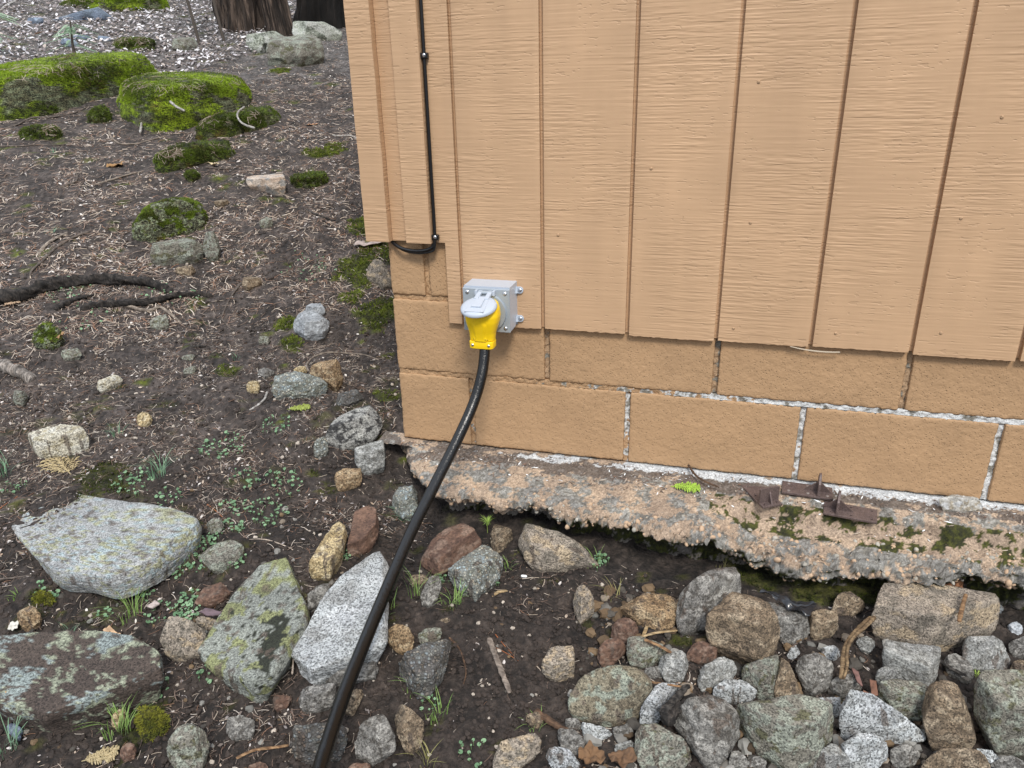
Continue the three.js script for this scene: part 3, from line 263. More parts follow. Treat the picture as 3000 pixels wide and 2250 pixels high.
["gl",0.024,"rock","","low green-lichened stone right of the round mossy stone",-1.293,-0.012,[-0.029,0.012,0.01,-0.021,0.02,-0.013,0.014,0.017,-0.021,0.031,0.009,-0.009,0.012,0.005,0.01,-0.008,0.002,0.023]],
["gl",0.034,"rock","","pale green lichened stone near the left edge above the cream rock",-1.27,0.213,[-0.021,0.017,0.006,-0.012,0.028,-0.012,0.011,0.025,-0.017,0.021,0.006,0.006,0.002,0.003,0.017]],
["gl",0.013,"rock","","tiny lichened stone in the middle of the needle-covered slope",-0.963,-0.125,[-0.018,0.004,0.014,-0.012,0.011,-0.005,0.012,0.011,-0.014,0.018,0.001,0.005]],
["gl",0.015,"rock","","tiny grey-green stone just below the tiny lichened stone on the slope",-0.923,-0.075,[-0.016,0.001,0.017,-0.013,0.012,-0.008,0.012,0.011,-0.014,0.017,0.001,0.005]],
["gl",0.019,"rock","","small lichen-white stone left below the smooth pale grey stone",-0.806,-0.299,[-0.016,0.015,-0.012,0.016,0.008,-0.007,0.017,0.002,0.007,-0.016,0.006,0.012]],
["gd",0.019,"rock","","flat dark stone left above the pebbly flat rock",-0.709,-0.138,[-0.022,0.009,0.008,-0.013,0.015,-0.012,0.026,0.01,-0.013,0.008,0.002,0.017]],
["gt",0.084,"rock","","tan grey stone tilted in moss against the house corner",-0.592,-0.754,[-0.066,0.056,-0.005,-0.045,0.069,-0.035,-0.004,0.054,-0.028,0.048,0.016,0.012,0.053,0.008,0.021,0.014,0.011,0.034]],
["mb",0.139,"mossy_boulder","far","long mossy boulder cut by the left edge with a bare grey face",-2.957,-1.915,[-0.397,0.085,0.18,-0.338,0.106,-0.124,-0.177,0.114,-0.334,0.071,0.113,-0.457,0.344,0.103,-0.472,0.378,0.096,-0.392,0.222,0.023,0.471,0.05,0.014,0.634,-0.153,0.042,0.494]],
["mb",0.12,"mossy_boulder","far","big bright green moss dome in the middle of the slope",-2.317,-2.05,[-0.409,0.092,-0.11,-0.344,0.098,-0.246,-0.143,0.098,-0.357,0.068,0.092,-0.372,0.399,0.066,-0.156,0.438,0.054,-0.019,0.209,0.012,0.552,0.064,0.024,0.507,-0.282,0.066,0.201]],
["ml",0.078,"mossy_boulder","far","low mossy rock with a white curved twig, right below the moss dome",-1.811,-1.801,[-0.13,0.019,0.192,-0.111,0.041,0.014,-0.071,0.054,-0.11,0.011,0.064,-0.24,0.149,0.051,-0.2,0.154,0.041,-0.12,0.102,0.026,0.023,-0.027,0.011,0.195,-0.078,0.008,0.245]],
["ml",0.06,"mossy_boulder","far","low dark mossy ridge between the moss dome and the lichened mossy rock",-1.766,-1.32,[-0.112,0.032,0.031,0.018,0.049,-0.16,0.103,0.048,-0.194,0.15,0.038,-0.143,-0.001,0.006,0.146,-0.067,0.007,0.171,-0.091,0.012,0.149]],
["mr",0.097,"mossy_boulder","","half mossy half white-lichened rock in the middle of the slope",-1.513,-0.81,[-0.119,0.062,-0.024,-0.04,0.079,-0.147,0.108,0.058,-0.11,0.102,0.041,-0.027,0.008,0.01,0.156,-0.06,0.018,0.151]],
["gl",0.058,"rock","","grey lichened rock directly below the half mossy rock",-1.341,-0.642,[-0.099,0.026,0.043,-0.023,0.048,-0.071,0.032,0.042,-0.074,0.081,0.019,-0.014,0.069,0.009,0.024,-0.06,0.006,0.093]],
["gl",0.093,"rock","","small lichened stone at the right end of the grey lichened rock",-1.228,-0.665,[-0.031,0.064,-0.014,-0.009,0.076,-0.038,0.025,0.048,-0.021,0.033,0.015,0.013,0.003,0.009,0.033,-0.022,0.024,0.028]],
["gq",0.045,"rock","","pinkish tan brick-shaped rock alone on the needles",-1.328,-1.224,[-0.09,0.034,-0.009,-0.051,0.037,-0.04,0.054,0.029,-0.055,0.1,0.009,0.012,0.055,0.005,0.055,-0.068,0.022,0.037]],
["ml",0.039,"mossy_boulder","","low mossy stone right of the brick-shaped rock",-1.207,-1.372,[-0.071,0.017,0.045,-0.069,0.03,-0.016,-0.001,0.032,-0.062,0.077,0.022,-0.051,0.073,0.009,0.011,-0.009,0.004,0.073]],
["gl",0.134,"boulder","","dark-bottomed lichened boulder in front of two pale boulders near the trees",-2.179,-3.041,[-0.177,0.091,-0.015,-0.149,0.11,-0.122,0.106,0.082,-0.14,0.201,0.041,-0.015,0.123,0.013,0.136,-0.104,0.041,0.155]],
["gp2",0.104,"boulder","","pale lichened boulder left behind the dark-bottomed boulder",-2.5,-3.248,[-0.089,0.067,0.016,-0.053,0.085,-0.08,0.043,0.085,-0.137,0.092,0.067,-0.09,0.061,0.01,0.134,-0.055,0.023,0.157]],
["gp2",0.108,"boulder","","pale peaked boulder at the foot of the black trunk",-2.387,-3.678,[-0.15,0.089,-0.114,0.146,0.051,-0.108,0.203,0.029,-0.04,0.021,0.011,0.149,-0.075,0.026,0.138,-0.144,0.07,-0.024]],
["ml",0.059,"mossy_boulder","","small brown mossy dome in front of the long mossy boulder",-2.763,-1.572,[-0.06,0.044,-0.02,-0.02,0.048,-0.056,0.048,0.035,-0.045,0.052,0.019,0.011,0.02,0.006,0.069,-0.04,0.023,0.043]],
["ml",0.073,"mossy_boulder","","small mossy stone left of the bright moss dome",-2.462,-1.593,[-0.052,0.044,-0.003,-0.026,0.06,-0.062,0.026,0.048,-0.055,0.057,0.021,0.004,0.026,0.007,0.056,-0.031,0.016,0.06]],
["ml",0.042,"mossy_boulder","","low mossy stone near the left edge under the long boulder",-2.536,-1.285,[-0.082,0.029,-0.034,-0.036,0.034,-0.091,0.098,0.015,-0.041,0.101,0.004,0.02,-0.016,0.004,0.076,-0.066,0.01,0.07]],
["ml",0.052,"mossy_boulder","","lichened mossy stone behind the long mossy boulder",-3.258,-2.863,[-0.135,0.04,-0.049,-0.072,0.043,-0.103,0.155,0.018,-0.052,0.157,0.005,0.04,0.0,0.01,0.098,-0.106,0.023,0.066]],
["gl",0.067,"rock","","grey stone on the slope left of the double trunk",-2.95,-2.996,[-0.05,0.019,0.081,-0.048,0.043,-0.013,0.002,0.055,-0.092,0.054,0.037,-0.049,0.043,0.007,0.073]],
["mb",0.078,"mossy_boulder","far","bright mossy boulder at the very top of the picture",-4.247,-3.95,[-0.381,0.031,0.264,-0.38,0.064,-0.114,0.039,0.064,-0.409,0.404,0.022,-0.158,0.351,0.008,0.028,0.147,0.008,0.161,-0.18,0.022,0.229]],
["sl2",0.047,"rock","","flat blue grey slab among pale leaves near the top",-4.093,-3.461,[-0.251,0.018,0.161,-0.182,0.038,-0.089,0.112,0.029,-0.185,0.285,0.011,-0.11,0.143,0.005,0.044,-0.107,0.007,0.179]],
["sl2",0.035,"rock","","small blue grey slab lying among pale leaves at the top left",-4.272,-3.145,[-0.048,0.016,0.03,-0.035,0.029,-0.038,0.044,0.016,-0.027,0.039,0.003,0.035]],
["sl2",0.04,"rock","","tilted grey slab left of the lichened mossy stone",-3.597,-2.688,[-0.079,0.033,-0.014,-0.03,0.03,-0.03,0.088,0.004,0.009,0.021,0.007,0.035]],
["sl2",0.022,"rock","","thin grey slab above the lichened mossy stone",-3.538,-2.948,[-0.046,0.012,0.014,-0.01,0.018,-0.05,0.047,0.007,-0.009,0.009,0.002,0.044]],
["sl2",0.03,"rock","","grey slab half buried behind the long mossy boulder",-3.644,-2.867,[-0.055,0.016,0.025,-0.033,0.025,-0.03,0.043,0.016,-0.032,0.045,0.003,0.037]],
["gb",0.017,"rock","","flat dark stone left below the brick-shaped rock",-1.42,-1.034,[-0.029,0.007,0.018,-0.001,0.014,-0.027,0.02,0.008,-0.011,0.01,0.002,0.02]],
["ml",0.03,"mossy_boulder","","tiny mossy stone below the low dark mossy ridge",-1.67,-1.192,[-0.032,0.015,0.011,-0.016,0.025,-0.03,0.036,0.012,-0.012,0.012,0.003,0.031]],
["gl",0.03,"rock","","low lichened stone on the needles below the brick-shaped rock",-1.171,-0.953,[-0.02,0.025,-0.037,0.025,0.008,-0.005,0.014,0.003,0.017,-0.019,0.006,0.024]],
["gw2",0.03,"rock","ledge","pale flat stone on the concrete ledge beside the wall",1.161,0.035,[-0.044,0.017,0.006,-0.021,0.025,-0.011,0.041,0.017,-0.015,0.048,0.007,-0.004,0.008,0.003,0.011,-0.031,0.008,0.013]]
];
const STICKS = [
["char",0.024,"fallen_branch","thick charred branch arching across the slope at the left",[-1.701,-0.127,-1.683,-0.151,-1.629,-0.2,-1.594,-0.275,-1.522,-0.351,-1.419,-0.394,-1.304,-0.42,-1.236,-0.429],0.0],
["char",0.015,"fallen_branch","thinner dark branch just below the thick charred branch",[-1.443,-0.228,-1.388,-0.265,-1.313,-0.304,-1.254,-0.348,-1.193,-0.413,-1.11,-0.476],0],
["char",0.011,"fallen_branch","short dark stick joining the two fallen branches",[-1.51,-0.189,-1.486,-0.247,-1.454,-0.313],0],
["pale",0.007,"crooked_twig","pale crooked twig lying along the thinner dark branch",[-1.367,-0.277,-1.31,-0.298,-1.268,-0.303,-1.237,-0.313,-1.219,-0.334,-1.171,-0.321,-1.115,-0.302],0],
["white",0.019,"bleached_stick","bleached white stick end at the left edge below the mossy stone",[-1.466,0.116,-1.433,0.113,-1.395,0.115,-1.352,0.116,-1.318,0.118],0],
["pale",0.008,"twig","thick pale twig on the needles near the left edge",[-1.795,-0.431,-1.81,-0.494,-1.814,-0.55,-1.811,-0.609],0],
["grey",0.006,"twig","long grey forked twig running down toward the fallen branch",[-1.741,-0.641,-1.754,-0.575,-1.758,-0.483,-1.749,-0.407,-1.738,-0.346,-1.719,-0.309],0],
["pale",0.005,"twig","curved pale twig below the bright moss dome",[-2.322,-1.48,-2.261,-1.421,-2.178,-1.382,-2.118,-1.411,-2.077,-1.48,-2.049,-1.57],0],
["pale",0.005,"twig","thin twig crossing the needles left of the dark mossy ridge",[-1.98,-0.967,-1.95,-1.034,-1.912,-1.117,-1.881,-1.19],0],
["grey",0.005,"twig","thin curved twig left of the half mossy rock",[-2.073,-0.851,-2.055,-0.897,-2.054,-0.946,-2.085,-0.988,-2.117,-1.001],0],
["char",0.006,"twig","short dark twig lying right of the brick-shaped rock",[-1.095,-1.129,-1.045,-1.106,-0.995,-1.099,-0.931,-1.106],0],
["white",0.006,"twig","white twig standing against the front of the moss dome",[-2.145,-1.484,-2.224,-1.605,-2.31,-1.751],0.02],
["white",0.006,"twig","short white twig on the face of the moss dome",[-2.041,-1.603,-1.97,-1.555,-1.911,-1.53],0.14],
["white",0.005,"twig","white hooked twig on the low mossy rock",[-1.572,-1.57,-1.65,-1.595,-1.721,-1.664,-1.755,-1.729,-1.768,-1.803],0.1],
["pale",0.004,"twig","thin pale twig right of the moss dome",[-2.241,-2.474,-2.135,-2.391,-2.008,-2.325],0],
["white",0.005,"twig","white wavy twig beside the corner board",[-1.341,-1.883,-1.296,-1.887,-1.261,-1.909,-1.208,-1.904],0],
["grey",0.004,"twig","thin twig running right from the low dark mossy ridge",[-1.665,-1.286,-1.583,-1.316,-1.542,-1.375,-1.521,-1.426],0],
["grey",0.005,"twig","grey twig along the foot of the long mossy boulder",[-2.778,-1.296,-2.76,-1.38,-2.756,-1.472,-2.68,-1.51,-2.631,-1.592,-2.644,-1.739],0],
["grey",0.004,"twig","grey twig under the low mossy stone at the left",[-2.63,-1.124,-2.517,-1.151,-2.449,-1.188,-2.405,-1.221,-2.36,-1.254],0],
["white",0.01,"twig","pale branch in the top left corner",[-4.82,-3.385,-4.913,-3.561,-4.999,-3.752],0],
["brown",0.007,"twig","brown twig on pale leaves at the top left",[-4.063,-2.896,-4.019,-2.954,-3.936,-2.985],0],
["grey",0.004,"twig","grey upright twig left of the brown angular stone",[-1.06,-0.583,-1.048,-0.512,-1.037,-0.448,-1.017,-0.379],0],
["grey",0.003,"twig","thin twig continuing below the grey upright twig",[-1.015,-0.376,-0.973,-0.345,-0.919,-0.309],0],
["pale",0.003,"twig","pale twig arching over the pebbly flat rock",[-0.569,-0.154,-0.591,-0.185,-0.59,-0.227,-0.566,-0.261,-0.509,-0.297,-0.455,-0.305,-0.41,-0.306],0.03],
["grey",0.004,"twig","short grey twig left of the cream wedge-shaped stone",[-1.197,0.097,-1.182,0.073,-1.155,0.049],0],
["white",0.0035,"twig","white curved twig left of the pebbly flat rock",[-0.664,-0.071,-0.655,-0.041,-0.658,-0.01,-0.671,0.015],0],
["char",0.006,"twig","dark short twig in the middle of the slope",[-1.017,-0.155,-0.994,-0.184,-0.963,-0.211],0],
["stick",0.0065,"weathered_stick","flat weathered grey stick lying on the bare soil",[0.205,0.538,0.245,0.597,0.283,0.655],0.003],
["brown",0.0025,"twig","thin curved brown twig left of the weathered grey stick",[0.127,0.563,0.152,0.578,0.172,0.602,0.185,0.628,0.189,0.656],0],
["needle",0.001,"pine_needle","reddish pine needle crossing the upper end of the weathered stick",[0.212,0.517,0.239,0.541,0.274,0.565],0],
["needle",0.001,"pine_needle","second reddish pine needle meeting the first at its tip",[0.206,0.549,0.24,0.556,0.276,0.567],0],
["woodpale",0.005,"wood_chip","pale wood chip below the pebbly concrete lump",[0.173,0.418,0.188,0.404,0.205,0.389],0],
["brown",0.008,"weathered_stick","weathered brown stick pointing at the dry oak leaves",[0.341,0.691,0.369,0.701,0.397,0.713,0.426,0.723],0.01],
["woodpale",0.0035,"wood_splinter","long pale splinter between the broad orange stone and dark rock",[0.494,0.477,0.536,0.453,0.578,0.428],0.02],
["woodpale",0.004,"wood_splinter","upright pale splinter left of the pale lichened stone",[0.512,0.476,0.514,0.457,0.517,0.439],0.02],
["orange",0.004,"wood_splinter","orange splinter lying over the pale lichened stone",[0.518,0.502,0.544,0.509,0.573,0.519],0.045],
["orange",0.003,"wood_splinter","orange splinter beside the white speckled granite rock",[0.542,0.601,0.569,0.596,0.598,0.592],0.05],
["char",0.009,"charred_wood","upper charred wood piece on the white speckled granite rock",[0.57,0.673,0.588,0.635,0.611,0.594],0.055],
["char",0.0115,"charred_wood","lower blocky charred wood piece beside the shield-shaped rock",[0.575,0.684,0.598,0.645,0.623,0.611],0.05],
["bark",0.0055,"bark_strip","curled tan bark strip standing among the stones of the pile",[0.962,0.31,0.934,0.349,0.911,0.383,0.899,0.417,0.894,0.448,0.889,0.478],0.05],
["orange",0.0045,"wood_splinter","wood splinter lying on top of the largest flat-topped boulder",[1.114,0.326,1.125,0.293,1.142,0.247],0.104],
["char",0.005,"twig","dark needle-like twig under the largest flat-topped boulder",[1.071,0.334,1.091,0.346,1.113,0.36,1.135,0.37],0.02],
["orange",0.0035,"twig","orange bark stick at the bottom between two dark stones",[-0.13,0.929,-0.107,0.908,-0.082,0.894,-0.058,0.879],0.02],
["grey",0.0025,"twig","dark twig at the left edge above the dirt-covered slab",[-0.851,0.719,-0.82,0.706,-0.785,0.693],0],
["needle",0.0012,"pine_needle","pair of orange needles at the tip of the largest slab",[-0.567,0.378,-0.523,0.398,-0.478,0.421],0],
["needle",0.0012,"pine_needle","orange needle bundle at the left edge beside the largest slab",[-1.011,0.561,-1.011,0.531,-1.004,0.505],0],
["pale",0.0018,"twig","thin dry root curving right of the pinkish rock",[-0.403,0.458,-0.372,0.437,-0.318,0.439,-0.283,0.448],0],
["pale",0.002,"dry_stem","dry pale stem curving at the edge of the black-spotted slab",[-0.119,0.756,-0.14,0.71,-0.148,0.661,-0.155,0.641],0.02],
["brown",0.0035,"wood_splinter","brown splinter leaning on the ledge edge",[0.542,-0.058,0.589,0.048,0.64,0.08],0.06]
];
const GRASS = [
[-0.736,0.336,34,0.1,"teal","bushy blue-green grass tuft behind the largest slab"],
[-0.526,0.712,26,0.1,"green","light green grass tuft between the largest and dirt-covered slabs"],
[-0.377,0.931,34,0.09,"green","grass tuft around the yellow carrot-shaped stone"],
[-0.448,0.903,10,0.08,"teal","few grass blades over the lower edge of the dirt-covered slab"],
[-0.538,1.021,22,0.1,"teal","grass tuft in the bottom left corner"],
[-0.164,0.737,10,0.07,"green","few grass blades at the foot of the black-spotted slab"],
[-0.774,0.748,12,0.035,"green","small feathery green weed left of the moss cushion"],
[-0.613,0.784,10,0.04,"teal","small grass tuft above the dirt-covered slab"],
[-0.126,0.2,34,0.07,"teal","fine blue-green grass tuft beside the cord"],
[0.018,0.472,16,0.1,"green","upright grass blades right of the cord"],
[0.101,0.475,22,0.08,"green","grass tuft left below the pebbly concrete lump"],
[-0.025,0.531,10,0.06,"green","grass blades between the cord and the white slab"],
[0.163,0.735,18,0.07,"green","grass tuft left of the bare soil"],
[0.099,0.692,14,0.07,"green","grass leaning on the dark gravelly slab"],
[0.368,0.244,12,0.09,"green","thin grass at the right end of the long tan stone"],
[0.432,0.343,14,0.07,"olive","dry olive grass above the broad orange stone"],
[0.18,0.308,14,0.06,"green","grass right of the pebbly concrete lump"],
[0.346,0.712,12,0.06,"green","grass at the upper end of the weathered brown stick"],
[0.179,0.828,16,0.07,"olive","grass on the bottom edge left of the pinkish rock"],
[-0.938,0.242,14,0.06,"teal","grass beside the cream rock on the slope"],
[-1.108,0.443,22,0.09,"teal","grass tuft at the left edge above the largest slab"],
[-0.833,-0.175,6,0.04,"teal","tiny grass sprout in the middle of the slope"],
[-0.846,-0.769,14,0.05,"teal","small grass tuft near the house corner"],
[-2.34,-1.136,14,0.04,"teal","small pale grass tuft below the long mossy boulder"],
[-1.863,-0.578,16,0.05,"teal","small grass tuft left of the thick pale twig"],
[0.66,0.182,10,0.05,"olive","thin grass under the moss of the footing"],
[1.043,0.278,26,0.018,"yel","tiny yellow-green seedling on the grey wedge rock"],
[1.163,0.336,30,0.026,"yel","yellow-green seedling above the large squarish boulder"],
[0.895,0.472,6,0.035,"teal","single grass blades beside the white lozenge rock"]
];
const SEEDLINGS = [[0.096,0.197,60,0.038,"yel","bright green conifer seedling behind the reddish flat stone"]];
const CLOVER = [[-0.483,0.563,0.045,60],[-0.432,0.649,0.035,50],[-0.465,0.438,0.035,40],[-0.478,0.493,0.022,26],[-0.531,0.651,0.018,14],[-0.286,0.787,0.02,14],[-0.415,0.674,0.025,26],[-0.398,0.523,0.03,30],[-0.371,0.841,0.03,24],[-0.402,0.858,0.015,8],[-0.484,0.68,0.03,20],[-0.406,0.381,0.03,18],[-0.576,0.72,0.015,8],[-0.717,0.714,0.03,16],[-0.434,0.902,0.015,10],[-0.653,0.178,0.06,60],[-0.563,0.054,0.045,34],[-0.773,0.379,0.05,46],[-0.663,0.395,0.035,24],[-0.527,0.268,0.04,26],[-0.441,0.242,0.05,36],[-0.489,0.365,0.04,24],[-0.421,0.341,0.05,30],[-1.56,-0.29,0.09,50],[-1.287,-0.418,0.06,26],[-1.397,-0.199,0.08,20],[-1.034,0.482,0.03,14],[-1.169,-0.411,0.05,14],[0.38,0.241,0.03,40],[0.051,0.393,0.018,18],[-0.175,0.417,0.012,10],[0.18,0.102,0.014,12],[0.253,0.786,0.03,12],[0.164,0.366,0.02,14],[0.145,0.721,0.02,10],[-3.751,-2.701,0.3,60],[-3.881,-2.627,0.3,50],[-3.726,-3.076,0.25,30],[-0.898,-0.775,0.12,26]];
const SPRIGS = [[-0.534,-0.029,0.5,0.055,"#98a552","fresh yellow-green cedar sprig below the pebbly flat rock",0],[-0.983,0.382,2.6,0.12,"#b3a27c","dry yellow cedar sprig behind the largest slab",0],[-1.647,-0.167,1.5,0.06,"#c0a58a","faded brown cedar sprig at the left end of the charred branch",0],[-0.587,0.96,0.2,0.05,"#a9865e","orange dead sprig on the lower edge of the dirt-covered slab",0.05],[-0.368,0.979,0.6,0.05,"#b0a07c","dry straw sprig in the grass at the bottom left",0],[0.566,0.082,0.1,0.06,"#9fc04a","bright green cedar sprig lying on the concrete ledge",9]];
const FLAKES = [
["#b8a8a0","broken piece of layered bark at the house corner","bark_piece",0.0,[-0.787,-0.929,-0.8,-1.003,-0.752,-1.014,-0.706,-1.015,-0.684,-1.0,-0.74,-0.938]],
["#6a5a60","purple brown bark chip left of the black-spotted slab","bark_chip",0.03,[-0.373,0.682,-0.369,0.667,-0.327,0.67,-0.328,0.682,-0.351,0.687]],
["#cfae8c","pale tan dead leaf above the dirt-covered slab","dead_leaf",0.005,[-0.554,0.756,-0.549,0.742,-0.501,0.755,-0.5,0.763,-0.525,0.767]],
["#b7aaa6","pale pinkish bark flake in the grass between the slabs","bark_chip",0.01,[-0.501,0.687,-0.496,0.665,-0.48,0.671,-0.484,0.688]],
["#c8c6bc","curled pale leaf beside the orange and black stone","dead_leaf",0.01,[-0.718,0.825,-0.729,0.808,-0.716,0.799,-0.703,0.815,-0.708,0.825]],
["#75593f","dry brown oak leaf at the bottom of the pile","oak_leaf",0.02,[0.435,0.745,0.454,0.733,0.477,0.743,0.485,0.76,0.462,0.779,0.44,0.77]],
["#6c523c","second dry oak leaf beside the first, partly under a stone","oak_leaf",0.02,[0.486,0.743,0.504,0.728,0.528,0.724,0.536,0.745,0.516,0.767,0.494,0.76]],
["#93694c","brown dead leaf stuck behind the largest flat-topped boulder","oak_leaf",0.05,[1.122,0.173,1.154,0.116,1.172,0.126,1.163,0.171,1.142,0.193]],
["#7d5a4a","reddish bark chip standing right of the bark strip","bark_chip",0.04,[0.943,0.455,0.955,0.456,0.953,0.495,0.941,0.499]],
["#7c5e58","dull purple bark chip beside the bark strip","bark_chip",0.04,[0.912,0.44,0.924,0.445,0.927,0.484,0.919,0.478]],
["#84604e","red bark chip above the white lozenge rock","bark_chip",0.05,[0.926,0.494,0.947,0.507,0.934,0.514,0.924,0.506]],
["#6f6156","grey brown bark piece leaning on the mossy footing","bark_piece",0.03,[0.745,0.085,0.76,0.1,0.773,0.177,0.756,0.174,0.749,0.133]],
["#23262b","shiny black torn scrap lying on the stones","plastic_scrap",0.06,[0.738,0.318,0.755,0.302,0.803,0.318,0.824,0.306,0.852,0.322,0.838,0.355,0.815,0.353,0.789,0.337,0.755,0.32]],
["#9c7c58","curled brown leaf on the round mossy stone","dead_leaf",0.06,[-1.317,-0.006,-1.335,-0.037,-1.319,-0.033,-1.302,-0.002,-1.297,0.024]],
["#9d7a50","orange dead leaf left of the dark mossy ridge","dead_leaf",0,[-2.042,-1.106,-2.052,-1.151,-2.024,-1.205,-1.996,-1.158,-2.017,-1.118]],
["#dcc8a0","cream dead leaf below the dark mossy ridge","dead_leaf",0,[-1.696,-1.332,-1.671,-1.334,-1.608,-1.315,-1.623,-1.298]],
["#c79a78","orange leaf on the path beside the house","dead_leaf",0,[-1.535,-1.967,-1.509,-2.009,-1.474,-1.997,-1.5,-1.956]]
];

// ---------------------------------------------------------------- ground
const mossSpot = (x, z) => { // green patches on the soil: at the house corner, under the ledge lip, and between the slabs
  let m = 0; for (const [cx, cz, r] of MOSSPATCH) m = Math.max(m, 1 - Math.hypot(x - cx, z - cz) / r); return m;
};
{
  const n = 560, a = 0.95, X = 45, b = Math.asinh(X / a), cx = -0.35, cz = 0.3, pos = new Float32Array((n + 1) * (n + 1) * 3), uv = new Float32Array((n + 1) * (n + 1) * 2), idx = [];
  for (let j = 0; j <= n; j++) for (let i = 0; i <= n; i++) {
    const x = cx + a * Math.sinh(b * (2 * i / n - 1)), z = cz + a * Math.sinh(b * (2 * j / n - 1)), o = j * (n + 1) + i, near = Math.hypot(x, z) < 3.5 ? 1 : 0;
    const soilY = ground(x, z) + near * (0.005 * N3(x * 28, 1, z * 28) + 0.0045 * N3(x * 60, 2, z * 60));
    pos.set([x, soilY, z], o * 3); uv.set([x / 0.55 + 0.02 * N3(x, 9, z), z / 0.55 + 0.02 * N3(x, 4, z)], o * 2);
  }
  for (let j = 0; j < n; j++) for (let i = 0; i < n; i++) { const o = j * (n + 1) + i; idx.push(o, o + n + 1, o + 1, o + 1, o + n + 1, o + n + 2); }
  const g = new THREE.BufferGeometry(); g.setAttribute('position', new THREE.BufferAttribute(pos, 3)); g.setAttribute('uv', new THREE.BufferAttribute(uv, 2)); g.setIndex(idx); g.computeVertexNormals();
  const soil = lin('#685c54'), soil2 = lin('#534943'), duff = lin('#7a6f69'), mossc = lin('#7f8a2c'), mossd = lin('#4e541f'), pale = lin('#a39c98');
  setCol(g, (x, y, z) => {
    const s = sOf(x, z), v = fbm(x * 6, 0, z * 6, 4), w = fbm(x * 23, 4, z * 23, 3);
    let c = mixc(soil, soil2, sst(-0.15, 0.15, v + 0.3 * w));
    c = mixc(c, duff, sst(0.0, 0.35, s + 0.5 * v) * sst(-0.5, 0.1, w + 0.3)); if (s > 3) c = mixc(c, pale, sst(3, 3.6, s + v));
    const m = mossSpot(x, z) + 0.55 * v + 0.3 * w; if (m > 0.3) c = mixc(mossd, z > 0.05 ? lin('#6a6a2c') : mossc, sst(-0.25, 0.3, w + v));
    else if (s > -0.35 && s < 0.5 && x < 0 && fbm(x * 4 + 9, 2, z * 4, 3) > 0.33 && w > 0) c = mixc(c, lin('#6d6c3e'), 0.7);
    return c;
  });
  const m = part('ground', g, M.soil, scene); m.userData.kind = 'structure';
}

